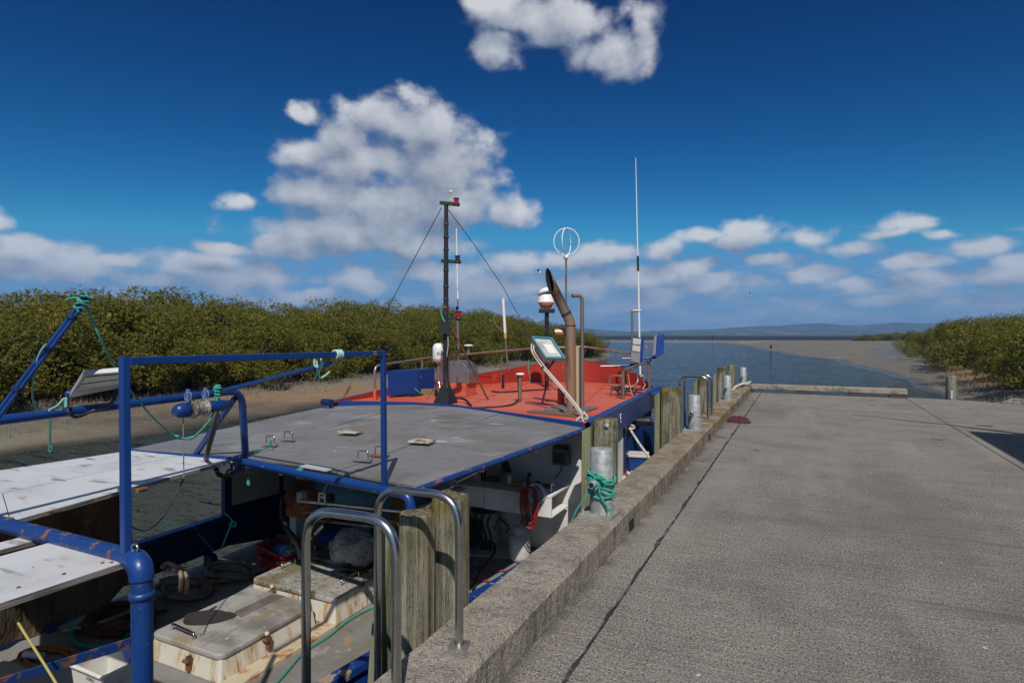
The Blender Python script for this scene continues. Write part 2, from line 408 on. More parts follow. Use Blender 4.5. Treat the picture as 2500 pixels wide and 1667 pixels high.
tag(sheet('far_dark_sheet', -1500, 1500, 384.0, 2200, WATER_Z + 0.05, M('far_sheet_dark', (0.018, 0.020, 0.020), 0.9, layers=[dict(c=(0.05, 0.05, 0.045), s=0.03, lo=0.5, hi=0.6, st=(0.3, 2.0, 1))], spec=0.1)), kind='structure')  # dark flat sheet laid just above the sea, out towards the hills
tag(sheet('sea', -5200, 5200, 380.0, 5400, WATER_Z, SEAM), kind='structure')
tag(sheet('sea_bed', -5300, 5300, -900, 5400, -3.6, M('sea_bed', (0.05, 0.05, 0.04), 0.9)), kind='structure')

# far hills: two ridges across the bay
HILL = M('hills', (0.050, 0.062, 0.040), 0.95, layers=[dict(c=(0.11, 0.11, 0.06), s=0.012, lo=0.5, hi=0.65), dict(c=(0.03, 0.045, 0.02), s=0.02, lo=0.5, hi=0.6, off=5.0)])
def ridge(Zd, prof, seed, depth):
    """prof: (photo px, height over eye level in px) read along the skyline"""
    pxs = np.linspace(-900, 3600, 420)
    hp = np.interp(pxs, [p[0] for p in prof], [p[1] for p in prof])
    hp = hp + fbm(pxs, pxs * 0 + seed, 0.012, seed, 5) * 6.0
    rows = []
    for k, (dd, sc) in enumerate([(-depth * 0.55, 0.0), (-depth * 0.35, 0.35), (-depth * 0.15, 0.78), (0, 1.0), (depth * 0.5, 0.4), (depth, 0.0)]):
        Zk = Zd + dd
        r = (pxs - CXP) / FPX * Zd
        x = FW.x * Zk + RT.x * r; y = FW.y * Zk + RT.y * r
        jit = fbm(pxs, pxs * 0 + k * 7.0, 0.02, seed + k, 5) * 8.0 * (0 < sc < 1)
        z = np.where(sc > 0, EYE + np.maximum(hp * sc + jit, 1.0) / FPX * Zd, -2.5)
        rows.append(np.stack([x, y, z], -1))
    R = np.stack(rows); n, m = R.shape[:2]
    ix = np.arange(n * m).reshape(n, m)
    f = np.stack([ix[:-1, :-1], ix[:-1, 1:], ix[1:, 1:], ix[1:, :-1]], -1).reshape(-1, 4)
    return tag(npmesh('hills', R.reshape(-1, 3), f, HILL, smooth=True), kind='structure')
ridge(3000, [(-900, 10), (600, 12), (1300, 12), (1430, 14), (1480, 11), (1560, 7), (1640, 11), (1720, 13), (1790, 17), (1880, 22), (1950, 26), (2010, 27), (2060, 23), (2100, 23), (2195, 31), (2245, 28), (2400, 34), (2700, 25), (3600, 15)], 21, 500)
ridge(2500, [(-900, 3), (1300, 4), (1400, 8), (1480, 6), (1560, 3), (1700, 8), (1760, 9), (1830, 12), (1900, 10), (2010, 12), (2100, 9), (2250, 14), (2700, 9), (3600, 6)], 33, 300)

# ------------------------------------------------------------------ wharf
CONC = M('wharf_concrete', (0.262, 0.238, 0.208), 0.88, layers=[
    dict(c=(0.175, 0.157, 0.138), s=1.3, lo=0.40, hi=0.68, st=(0.8, 1.2, 1), a=0.8),
    dict(c=(0.30, 0.275, 0.245), s=2.2, lo=0.52, hi=0.72, st=(0.6, 1.5, 1), off=3.0, a=0.6),
    dict(c=(0.068, 0.060, 0.052), s=66.0, lo=0.50, hi=0.59, d=5.0, a=0.85),
    dict(c=(0.50, 0.46, 0.41), s=78.0, lo=0.535, hi=0.63, d=5.0, off=7.0, a=0.9),
    dict(c=(0.115, 0.10, 0.088), s=9.0, lo=0.54, hi=0.76, st=(0.30, 1.8, 1), a=0.5),
    dict(c=(0.13, 0.115, 0.10), s=1.0, lo=0.60, hi=0.66, st=(0.10, 3.4, 1), off=21.0, a=0.55),
    dict(c=(0.12, 0.107, 0.092), s=0.33, lo=0.48, hi=0.66, off=31.0, a=0.45, st=(1.6, 0.7, 1)),
    dict(c=(0.075, 0.067, 0.057), s=4.0, lo=0.35, hi=0.62, xg=(-1.20, -1.34), a=0.8),
    dict(c=(0.33, 0.305, 0.27), s=0.7, lo=0.52, hi=0.70, st=(2.2, 0.5, 1), off=41.0, a=0.35),
    dict(c=(0.62, 0.60, 0.56), s=6.0, lo=0.735, hi=0.755, d=3.0, off=17.0),
    dict(c=(0.05, 0.045, 0.04), s=1.1, lo=0.665, hi=0.71, off=11.0, a=0.65),
    dict(c=(0.07, 0.045, 0.035), s=2.3, lo=0.735, hi=0.76, off=15.0, a=0.7)],
    bump=[dict(s=120.0, lo=0.3, hi=0.7, dist=0.004, d=2.0), dict(s=11.0, lo=0.3, hi=0.7, dist=0.005, st=(0.25, 1.8, 1))], spec=0.25)
KERB = M('kerb_concrete', (0.325, 0.288, 0.24), 0.9, layers=[
    dict(c=(0.175, 0.155, 0.13), s=4.5, lo=0.44, hi=0.68, a=0.8),
    dict(c=(0.065, 0.058, 0.050), s=75.0, lo=0.51, hi=0.61, d=5.0, a=0.65),
    dict(c=(0.38, 0.36, 0.32), s=85.0, lo=0.54, hi=0.65, d=5.0, off=5.0, a=0.65),
    dict(c=(0.205, 0.125, 0.034), s=3.1, lo=0.42, hi=0.60, d=7.0, yg=(10.0, 18.5), a=0.95),
    dict(c=(0.20, 0.13, 0.04), s=6.5, lo=0.56, hi=0.68, off=2.0, a=0.65, yg=(10.2, 12.5)),
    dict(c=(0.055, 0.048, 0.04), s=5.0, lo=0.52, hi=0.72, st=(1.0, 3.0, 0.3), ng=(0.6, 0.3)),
    dict(c=(0.46, 0.44, 0.41), s=7.0, lo=0.665, hi=0.71, st=(2.2, 0.6, 1), off=13.0, a=0.75)],
    bump=[dict(s=100.0, lo=0.3, hi=0.7, dist=0.004, d=2.0), dict(s=9.0, lo=0.3, hi=0.7, dist=0.010)], spec=0.2)
Y_END = 19.1
b = MB()
jw = 0.007
def deckslab(poly): b.slab([V((x, y, 0)) for x, y in poly], 0.35, (0, 0, 1))
deckslab([(-1.66, -7), (-1.045 - jw, -7), (-1.045 - jw, Y_END), (-1.66, Y_END)])
tag(b.build('wharf_deck', CONC, bevel=0.006), kind='structure')
b = MB(); deckslab([(-1.045 + jw, -7), (2.53 - 0.007, -7), (2.53 - 0.007, Y_END), (-1.045 + jw, Y_END)])
tag(b.build('wharf_deck', CONC, bevel=0.006), kind='structure')
b = MB(); deckslab([(2.53 + 0.007, -7), (11, -7), (11, 8.0), (8.2, 11.5), (6.4, 15.4), (5.4, 17.3), (4.75, 18.5), (4.0, 18.95), (3.2, 19.15), (2.53 + 0.007, 19.2)])
tag(b.build('wharf_deck', CONC, bevel=0.006), kind='structure')
# tar in the bottom of the joint beside the kerb strip, chipped along its length
TAR = M('joint_tar', (0.030, 0.028, 0.026), 0.7, layers=[dict(c=(0.11, 0.10, 0.09), s=7.0, lo=0.5, hi=0.62)])
b = MB(); rj = random.Random(3); y = -6.9
pl, pr = [], []
while y < Y_END - 0.05:
    wl = 0.005 + rj.random() ** 3 * 0.026; wr = 0.005 + rj.random() ** 4 * 0.018
    pl.append(V((-1.045 - wl, y, 0.004))); pr.append(V((-1.045 + wr, y, 0.004))); y += 0.06 + rj.random() * 0.12
n_ = len(pl)
b.add(pl + pr, [(i, i + n_, i + n_ + 1, i + 1) for i in range(n_ - 1)])
tag(b.build('joint_tar', TAR), kind='structure')
b = MB(); b.box((2.53, 6.1, -0.012), (0.013, 26, 0.004)); tag(b.build('joint_tar', TAR), kind='structure')
# retaining face and piers below the deck
b = MB(); b.box((-1.45, 6.0, -0.70), (0.25, 25.5, 0.70)); b.box((0.6, 18.8, -0.6), (3.6, 0.3, 0.5)); b.box((6.0, 4, -1.3), (6.2, 20, 1.9))
tag(b.build('wharf_beam', M('dark_concrete', (0.10, 0.09, 0.08), 0.9, layers=[dict(c=(0.05, 0.05, 0.035), s=2.0, lo=0.4, hi=0.6)])), kind='structure')

# kerb: cast blocks with drain slots painted dark at the foot
KX0, KX1, KH = -1.665, -1.325, 0.208
ends = [-7.0, 0.12, 5.12, 10.05, 15.05, 19.3]
kerb = thing('kerb', None, None, (KX0, -7, 0)); tag(kerb, kind='structure')
for i in range(5):
    y0, y1 = ends[i] + 0.007, ends[i + 1] - 0.007; ch = 0.030
    prof = [(KX0, 0.0035), (KX1, 0.0035), (KX1, KH - ch), (KX1 - ch, KH), (KX0 + 0.012, KH), (KX0, KH - 0.012)]
    b = MB(); seg = 24; rk = random.Random(i)
    # the drain notch at each block's near end is not cut into the foot
    sl0 = y0 + (0.16 if i else 0.0)
    rows = [y0] + [y0 + 0.02 + (y1 - y0 - 0.04) * k / seg for k in range(seg + 1)] + [y1]
    vs = []; k = len(prof)
    for yy in rows:
        for q_, (x, z) in enumerate(prof):
            jx = (rk.random() - 0.5) * 0.007 if q_ in (2, 3) else 0; jz = (rk.random() - 0.5) * 0.007 if q_ in (2, 3, 4) else 0
            zz = z
            vs.append((x + jx, yy, zz + jz))
    fs = [(r * k + q_, r * k + (q_ + 1) % k, (r + 1) * k + (q_ + 1) % k, (r + 1) * k + q_) for r in range(len(rows) - 1) for q_ in range(k)]
    fs = [f[::-1] for f in fs] + [tuple(range(k)), tuple(range((len(rows) - 1) * k + k - 1, (len(rows) - 1) * k - 1, -1))]
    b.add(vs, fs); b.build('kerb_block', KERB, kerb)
    if i:
        d_ = MB(); d_.box((KX1 + 0.0005, y0 - 0.005, 0.055), (0.010, 0.15, 0.085)); d_.build('drain_slot_shade', M('slot_shade', (0.008, 0.008, 0.007), 0.9), kerb)  # near-black block paints the shade inside the uncut drain slot
# wheel stop across the end of the wharf, carried on low blocks with gaps under it
ws = thing('wheel_stop', 'long concrete wheel stop raised on low blocks across the far end of the wharf', 'wheel stop', (0.6, Y_END, 0))
STOP = M('stop_concrete', (0.33, 0.29, 0.235), 0.9, layers=[dict(c=(0.16, 0.14, 0.115), s=4.0, lo=0.45, hi=0.65), dict(c=(0.09, 0.08, 0.07), s=50.0, lo=0.55, hi=0.7)], bump=[dict(s=40.0, lo=0.3, hi=0.7, dist=0.006)], spec=0.2)
b = MB(); b.box((0.62, Y_END - 0.08, 0.175), (3.88, 0.24, 0.15)); b.build('beam', STOP, ws, bevel=0.018)
for xx, wd in ((-1.27, 0.06), (0.06, 0.42), (1.40, 0.42), (2.36, 0.40)):
    b = MB(); b.box((xx, Y_END - 0.08, 0.050), (wd, 0.2, 0.0985)); b.build('block', M('dark_concrete2', (0.06, 0.055, 0.05), 0.9), ws)

# ------------------------------------------------------------------ mangroves
LEAF = bpy.data.materials.new('mangrove_leaf'); LEAF.use_nodes = True; t = LEAF.node_tree; t.nodes.clear()
ri = nd(t, 'ShaderNodeNewGeometry').outputs['Random Per Island']; ro = nd(t, 'ShaderNodeObjectInfo').outputs['Random']
cl = nd(t, 'ShaderNodeTexNoise', {'Vector': nd(t, 'ShaderNodeTexCoord').outputs['Object'], 'Scale': 0.9, 'Detail': 3.0}).outputs['Fac']
c1 = mixc(t, ri, (0.088, 0.100, 0.011), (0.205, 0.200, 0.024))
c1 = mixc(t, mapr(t, cl, 0.42, 0.66), c1, (0.225, 0.20, 0.026))
c1 = mixc(t, mapr(t, ri, 0.93, 0.98), c1, (0.22, 0.13, 0.025))
c1 = mixc(t, mth(t, 'MULTIPLY', ro, 0.45), c1, (0.095, 0.088, 0.016))
pb = nd(t, 'ShaderNodeBsdfPrincipled', {'Base Color': c1, 'Roughness': 0.45, 'Specular IOR Level': 0.28})
tr = nd(t, 'ShaderNodeBsdfTranslucent', {'Color': c1})
ms = nd(t, 'ShaderNodeMixShader', {0: 0.25, 1: pb.outputs[0], 2: tr.outputs[0]})
nd(t, 'ShaderNodeOutputMaterial', {'Surface': ms.outputs[0]})
BARK = M('mangrove_bark', (0.17, 0.15, 0.125), 0.9, layers=[dict(c=(0.08, 0.07, 0.055), s=6.0, lo=0.4, hi=0.6)])
def crown_arrays(seed, n_ros=900, leaf=0.105, H=4.2, R=1.4):
    r = np.random.default_rng(seed)
    # lobes: a few spheres make an uneven head, flattened; unit crown about 1.3 m half width, 0.12..1 high
    nl = 15; lob = np.stack([r.normal(0, 0.62, nl), r.normal(0, 0.62, nl), r.uniform(0.14, 0.74, nl)], -1); lr = r.uniform(0.36, 0.62, nl)
    k = r.integers(0, nl, n_ros)
    d = r.normal(0, 1, (n_ros, 3)); d /= np.linalg.norm(d, axis=1, keepdims=True)
    rr = lr[k] * r.uniform(0.45, 1.0, n_ros) ** 0.4
    dz = np.array([1.0, 1.0, 0.42])
    c = (lob[k] + d * rr[:, None] * dz) * np.array([R, R, H])
    keep = (c[:, 2] > 0.03 * H); c, d = c[keep], d[keep]
    # push the sprays that stand out of the silhouette up and out a little
    c += d * (r.random((len(c), 1)) ** 6) * 0.16
    nrm = d * 0.7 + np.array([0, 0, 0.55]) + r.normal(0, 0.35, d.shape); nrm /= np.linalg.norm(nrm, axis=1, keepdims=True)
    u = np.cross(nrm, r.normal(0, 1, nrm.shape)); u /= np.linalg.norm(u, axis=1, keepdims=True); w = np.cross(nrm, u)
    V_, F_ = [], []; base = 0
    for j in range(7):
        a = 2 * np.pi * j / 7 + r.uniform(-0.3, 0.3, len(c)); tilt = r.uniform(0.1, 0.9, len(c)) if j < 6 else np.full(len(c), 1.3)
        dirv = (u * np.cos(a)[:, None] + w * np.sin(a)[:, None]) * np.cos(tilt)[:, None] + nrm * np.sin(tilt)[:, None]
        sd = np.cross(dirv, nrm); sd /= np.linalg.norm(sd, axis=1, keepdims=True) + 1e-9
        L = leaf * r.uniform(0.7, 1.25, len(c))[:, None]; w2 = L * 0.27
        off = c + nrm * r.uniform(-0.05, 0.05, len(c))[:, None]
        q = np.stack([off + dirv * L * 0.06, off + dirv * L * 0.55 + sd * w2, off + dirv * L + nrm * L * -0.12, off + dirv * L * 0.55 - sd * w2], 1)
        V_.append(q.reshape(-1, 3)); F_.append(np.arange(base, base + 4 * len(c)).reshape(-1, 4)); base += 4 * len(c)
    return np.concatenate(V_), np.concatenate(F_)
PROTO = []
for sd_ in range(7):
    vv, ff = crown_arrays(100 + sd_, 5200, 0.072)
    crown_ = npmesh('crown', vv, ff, LEAF)
    tb = MB(); rt = random.Random(sd_)
    for q_ in range(7):
        a = rt.random() * 6.28; r0 = rt.random() * 0.25; r1 = 0.35 + rt.random() * 0.6; h1 = 0.45 + rt.random() * 0.35
        p0 = V((r0 * math.cos(a), r0 * math.sin(a), -0.1)); p1 = V((1.4 * r1 * math.cos(a + 0.4), 1.4 * r1 * math.sin(a + 0.4), 4.2 * h1))
        mid = (p0 + p1) / 2 + V((rt.uniform(-.15, .15), rt.uniform(-.15, .15), 0.02))
        tb.tube([p0, mid, p1], [0.045, 0.03, 0.010], 5)
        if rt.random() < 0.5:
            tb.tube([mid, mid + V((rt.uniform(-.4, .4), rt.uniform(-.4, .4), 1.0))], [0.018, 0.006], 4)
    trunk_ = tb.build('trunk', BARK)
    crown_.hide_render = False
    PROTO.append((crown_, trunk_)); C.objects.unlink(crown_); C.objects.unlink(trunk_)
TREE_N = 0
def mangrove(x, y, h, wd, label, group, small=False, rt=random.Random(5)):
    global TREE_N
    c0, t0 = PROTO[rt.randrange(len(PROTO))]
    z = float(ground_h(np.array([x]), np.array([y]))[0])
    if small:
        o = c0.copy(); o.name = 'mangrove_tree'; C.objects.link(o)
        o.location = (x, y, z - 0.05); o.scale = (wd / 1.4, wd / 1.4, h / 4.2); o.rotation_euler = (0, 0, rt.random() * 6.28)
        return tag(o, label, 'tree', group)
    e = thing('mangrove_tree', label, 'tree', (x, y, z), group)
    e.rotation_euler = (rt.uniform(-.05, .05), rt.uniform(-.05, .05), rt.random() * 6.28); e.scale = (wd / 1.4, wd / 1.4, h / 4.2)
    for s_ in (c0, t0):
        k = s_.copy(); C.objects.link(k); k.parent = e
    return e
rt = random.Random(17)
GL = 'mangrove trees of the thicket across the channel'
LL = 'olive green mangrove tree packed into the dense thicket across the channel, beyond the moored boat'
for row, (dx, f, wd0) in enumerate([(0, 0.74, 1.35), (1.7, 0.90, 1.5), (4.0, 1.01, 1.7), (7.6, 1.10, 2.1)]):
    y = 4.0 + row * 0.6
    while y < 79 - row * 1.0:
        hz = np.interp(y, [6, 12, 20, 28, 34, 44, 55, 65, 75, 80], [4.75, 4.8, 4.85, 4.95, 5.1, 5.4, 5.1, 4.75, 4.1, 3.2])
        xb = -25.2 - np.interp(y, [5, 30, 60, 70, 80], [0, 1.2, 0.4, -0.4, 1.2])
        mangrove(xb - dx + rt.uniform(-.5, .5), y + rt.uniform(-.5, .5), hz * f * rt.uniform(0.88, 1.08), wd0 * rt.uniform(0.9, 1.2), LL, GL)
        y += 1.45 * (1 + 0.12 * row) * rt.uniform(0.85, 1.15)
DEADW = M('dead_twig', (0.42, 0.39, 0.34), 0.9)
GR = 'mangrove trees on the bank past the timber post'
LR = 'olive mangrove tree in the thicket on the mudflat past the lone timber post'
for (x, y, h, wd) in [(9.0, 24.5, 3.0, 1.3), (8.7, 27.5, 3.3, 1.35), (11.2, 25.5, 3.9, 1.6), (10.8, 29.5, 4.1, 1.6), (9.6, 32, 3.3, 1.3), (12.5, 33, 4.4, 1.9), (10.3, 36.5, 3.8, 1.5), (13.5, 38.5, 4.5, 1.9), (10.8, 41.5, 3.9, 1.6),
                      (13.9, 44, 4.6, 2.0), (11.6, 47.5, 4.1, 1.8), (11.3, 53.5, 4.2, 1.8), (14.4, 50, 4.8, 2.1), (12.2, 59, 4.3, 1.8), (15.4, 57.5, 4.8, 2.2), (13.4, 65.5, 4.3, 1.9), (12.9, 71.5, 4.3, 1.9), (16.2, 66, 4.8, 2.3),
                      (14.2, 79, 4.2, 1.9), (15.6, 87, 4.3, 2.1), (17.5, 78, 4.8, 2.4), (16.5, 96, 4.2, 2.2), (17.0, 105, 4.1, 2.2), (19.5, 93, 4.8, 2.6), (17.6, 114, 3.8, 2.2), (20.5, 108, 4.6, 2.6), (18.8, 122, 3.6, 2.2),
                      (14.5, 28, 4.6, 2.2), (16.5, 35, 5.0, 2.4), (18, 44, 5.2, 2.6), (19, 54, 5.3, 2.7), (13, 22, 3.9, 1.8), (8.0, 22.2, 1.5, 0.9), (10.4, 21.2, 2.0, 1.1), (16, 23.5, 4.6, 2.2)]:
    e = mangrove(x, y, h, wd, LR, GR)
    if (x, y) in ((10.8, 29.5), (9.6, 32), (11.2, 25.5), (14.5, 28)):
        tb = MB()
        for q_ in range(16):
            a = rt.random() * 6.28; p0 = V((rt.uniform(-1.2, .9), rt.uniform(-1.2, .9), rt.uniform(2.6, 3.2))); p1 = p0 + V((rt.uniform(-.5, .5), rt.uniform(-.5, .5), rt.uniform(.3, 1.0)))
            tb.tube([p0, p0.lerp(p1, .5) + V((.06, .05, 0)), p1], [.022, .015, .006], 4)
        d_ = tb.build('dead_branches', DEADW); d_.parent = e
for k in range(22):
    px = 2100 + k * 6.5; q_ = D(px, 820, 262 + rt.uniform(-14, 22))
    mangrove(q_.x, q_.y, np.interp(px, [2100, 2130, 2200], [2.0, 3.2, 4.0]) * rt.uniform(0.85, 1.1), 2.4, 'small far mangrove tree on the low spit at the edge of the bay', 'far mangroves on the low spit', small=True)

# breathing roots: too many to count
def roots(name, n, fx, fy, hh, seed, mat):
    r = np.random.default_rng(seed); y = fy(r, n); x = fx(r, y)
    keep = fbm(x, y, 0.8, seed) + fbm(x, y, 0.2, seed + 1) + r.uniform(-.25, .25, n) > -0.06; x, y = x[keep], y[keep]; n = len(x)
    z = ground_h(x, y) - 0.02; h = r.uniform(hh[0], hh[1], n) * (0.5 + r.random(n)); w = r.uniform(0.008, 0.018, n); le = r.normal(0, 0.25, (n, 2)) * h[:, None]
    a = r.uniform(0, 6.28, n); vs = []
    for k in range(3):
        vs.append(np.stack([x + w * np.cos(a + k * 2.094), y + w * np.sin(a + k * 2.094), z], -1))
    vs.append(np.stack([x + le[:, 0], y + le[:, 1], z + h], -1))
    vs = np.stack(vs, 1).reshape(-1, 3); b0 = np.arange(n)[:, None] * 4
    fs = np.concatenate([b0 + np.array([[0, 1, 3]]), b0 + np.array([[1, 2, 3]]), b0 + np.array([[2, 0, 3]])])
    return tag(npmesh(name, vs, fs, mat), kind='stuff')
ROOTM = M('root_twig', (0.19, 0.155, 0.12), 0.95, layers=[dict(c=(0.10, 0.08, 0.06), s=3.0, lo=0.4, hi=0.6)])
xb_ = lambda y: -25.2 - np.interp(y, [5, 30, 60, 70, 80], [0, 1.2, 0.4, -0.4, 1.2])
roots('breathing_roots', 42000, lambda r, y: xb_(y) + 0.3 + np.abs(r.normal(0, 1.0, len(y))) * 1.9 - 0.8, lambda r, n: r.uniform(4, 80, n), (0.13, 0.30), 41, ROOTM)
roots('dead_stems', 900, lambda r, y: xb_(y) + 0.6 + r.normal(0, 0.5, len(y)), lambda r, n: r.uniform(4, 80, n), (0.25, 0.6), 43, M('dead_stem', (0.22, 0.195, 0.16), 0.95))
roots('breathing_roots', 8000, lambda r, y: 8.2 + (y - 25) * 0.075 + np.abs(r.normal(0, 1.0, len(y))) * -0.9 + 0.9, lambda r, n: r.uniform(20.5, 60, n), (0.15, 0.34), 47, M('root_tan', (0.25, 0.17, 0.095), 0.95))

# air over the bay
HZM = bpy.data.materials.new('haze'); HZM.use_nodes = True; t = HZM.node_tree; t.nodes.clear()
pv = nd(t, 'ShaderNodeVolumePrincipled', {'Color': (0.26, 0.54, 1.0, 1), 'Density': 2.1e-4, 'Anisotropy': 0.0})
nd(t, 'ShaderNodeOutputMaterial', {'Volume': pv.outputs[0]})
b = MB(); b.box((0, 2000, 47.6), (11000, 7400, 104.6)); hz_ = b.build('haze', HZM); tag(hz_, kind='stuff')
# ================================================================== THINGS ON THE WHARF
STEEL = M('stainless', (0.52, 0.515, 0.50), 0.23, 1.0, layers=[dict(c=(0.40, 0.39, 0.375), s=9.0, lo=0.45, hi=0.7, rough=0.32)])
GALV = M('galvanised', (0.40, 0.415, 0.42), 0.55, 0.40, layers=[
    dict(c=(0.29, 0.31, 0.325), k='voro', s=28.0, out='Color', lo=0.2, hi=0.8),
    dict(c=(0.56, 0.57, 0.56), s=7.0, lo=0.50, hi=0.68, a=0.7, rough=0.65),
    dict(c=(0.20, 0.21, 0.20), s=3.0, lo=0.58, hi=0.72, st=(1.5, 1.5, 0.5))], bump=[dict(s=60.0, lo=0.3, hi=0.7, dist=0.001)])
TIMBER = M('random_weathered_timber', (0.285, 0.262, 0.190), 0.85, layers=[
    dict(c=(0.165, 0.145, 0.095), s=2.4, lo=0.40, hi=0.66, st=(7, 7, 0.55), d=7.0),
    dict(c=(0.33, 0.345, 0.275), s=1.9, lo=0.50, hi=0.66, st=(3, 3, 0.5), off=6.0, a=0.8),
    dict(c=(0.055, 0.046, 0.030), s=3.2, lo=0.60, hi=0.72, st=(13, 13, 0.35), d=6.0, off=2.0),
    dict(c=(0.115, 0.100, 0.028), s=3.5, lo=0.44, hi=0.60, zg=(2.15, 2.65), d=7.0, off=8.0),
    dict(c=(0.20, 0.155, 0.018), s=9.0, lo=0.50, hi=0.62, zg=(2.38, 2.62), d=6.0, a=0.9),
    dict(c=(0.17, 0.135, 0.045), s=30.0, lo=0.45, hi=0.6, ng=(0.5, 0.9)),
    dict(c=(0.05, 0.045, 0.03), s=14.0, lo=0.52, hi=0.66, ng=(0.4, 0.9))],
    bump=[dict(s=3.2, lo=0.45, hi=0.72, st=(13, 13, 0.35), d=6.0, off=2.0, dist=-0.020), dict(s=9.0, lo=0.3, hi=0.7, st=(9, 9, 0.6), dist=0.005)], spec=0.2)
SAWN = M('random_sawn_plank', (0.235, 0.245, 0.145), 0.85, layers=[
    dict(c=(0.135, 0.135, 0.072), s=2.0, lo=0.42, hi=0.68, st=(9, 9, 0.5)), dict(c=(0.30, 0.27, 0.19), s=1.0, lo=0.52, hi=0.7, st=(3, 3, 0.6), off=5.0),
    dict(c=(0.06, 0.05, 0.03), s=3.0, lo=0.68, hi=0.74, off=1.0)], bump=[dict(s=6.0, lo=0.3, hi=0.7, st=(9, 9, 0.4), dist=0.003)], spec=0.2)
TEAL = M('teal_rope', (0.030, 0.36, 0.27), 0.65, layers=[dict(c=(0.10, 0.50, 0.40), s=60.0, lo=0.45, hi=0.6), dict(c=(0.02, 0.22, 0.17), s=25.0, lo=0.55, hi=0.7)], bump=[dict(s=190.0, lo=0.3, hi=0.7, dist=0.004)])
WROPE = M('white_rope', (0.60, 0.56, 0.50), 0.8, layers=[dict(c=(0.38, 0.32, 0.25), s=22.0, lo=0.45, hi=0.6)], bump=[dict(s=190.0, lo=0.3, hi=0.7, dist=0.003)])
RUBB = M('black_rubber', (0.012, 0.012, 0.013), 0.5)

def pile(y, top, x1, wd, label, plank=None, seed=1, dp=0.25, lean=0.0):
    """square, round-cornered timber pile with its front face at y; x1 is its wharf-side face"""
    r = random.Random(seed); e = thing('timber_pile', label, 'pile', (x1 - wd / 2, y + dp / 2, -1.8), 'timber piles along the wharf edge')
    b = MB(); nC = 28; rows = [-1.8, -1.0, -0.4, 0.0, 0.2, 0.4, 0.6, 0.75]; rows = [z for z in rows if z < top - 0.08] + [top - 0.05, top - 0.018, top - 0.004, top]
    vs = []; ph = [r.random() * 6.28 for _ in range(6)]
    for i, z in enumerate(rows):
        sc = {0: 1.0}.get(0); k = len(rows) - 1 - i
        sh = [0.55, 0.90, 0.975, 1.0][k] if k < 4 else 1.0
        for q in range(nC):
            a = 2 * math.pi * q / nC; ca, sa = math.cos(a), math.sin(a); p_ = 5.0
            rad_ = (abs(ca) ** p_ + abs(sa) ** p_) ** (-1 / p_)
            j = 1 + 0.012 * math.sin(5 * a + ph[0] + z * 1.3) + 0.010 * math.sin(9 * a + ph[1] - z * 2.0) - (0.035 if q in (int(ph[2] * 4), int(ph[3] * 4)) else 0)
            zz = z + (0.006 * math.sin(3 * a + ph[4]) if k < 4 else 0)
            vs.append((x1 - wd / 2 + ca * rad_ * wd / 2 * sh * j + lean * (z + 0.2), y + dp / 2 + sa * rad_ * dp / 2 * sh * j, zz))
    n = len(rows)
    fs = [(i * nC + q, i * nC + (q + 1) % nC, (i + 1) * nC + (q + 1) % nC, (i + 1) * nC + q) for i in range(n - 1) for q in range(nC)]
    b.add(vs, fs, False); b.add(vs[-nC:], [tuple(range(nC))])
    b.build('post', TIMBER, e)
    if plank:
        x0, th, pt, tilt = plank
        b = MB(); zb = -1.6
        b.hexa([V((x0 - tilt, y - 0.02, zb)), V((x0 + th - tilt, y - 0.02, zb)), V((x0 + th - tilt, y + 0.13, zb)), V((x0 - tilt, y + 0.13, zb))],
               [V((x0, y - 0.01, pt - 0.05)), V((x0 + th, y - 0.01, pt)), V((x0 + th, y + 0.13, pt)), V((x0, y + 0.13, pt - 0.05))])
        b.build('fender_plank', SAWN, e, bevel=0.004)
    return e
pile(2.62, 0.74, -1.795, 0.165, 'lichen-topped timber pile between the two nearest handrail hoops', plank=(-2.07, 0.075, 0.66, 0.20), seed=3, dp=0.155)
pile(2.81, 0.80, -1.690, 0.185, 'taller flat-faced timber pile directly behind the pile inside the nearest hoops', seed=4, dp=0.17)
pile(5.86, 0.835, -1.70, 0.225, 'timber pile behind the bollard wound with teal rope', plank=(-2.03, 0.09, 0.76, 0.02), seed=5, dp=0.22)
pile(9.33, 0.875, -1.672, 0.295, 'cracked timber pile beside the blue bow plating, left of the far handrail hoops', plank=(-2.05, 0.075, 0.80, 0.0), seed=6, dp=0.27)
pile(12.75, 0.884, -1.70, 0.21, 'timber pile seen through the far pair of handrail hoops', plank=(-1.99, 0.07, 0.76, 0.0), seed=7)
pile(15.9, 0.88, -1.70, 0.215, 'timber pile just behind the third bollard, with a sawn plank on its side', plank=(-2.0, 0.07, 0.72, 0.0), seed=8)
pile(18.2, 0.83, -1.70, 0.20, 'farthest timber pile, half hidden behind its neighbour near the wharf corner', seed=9)

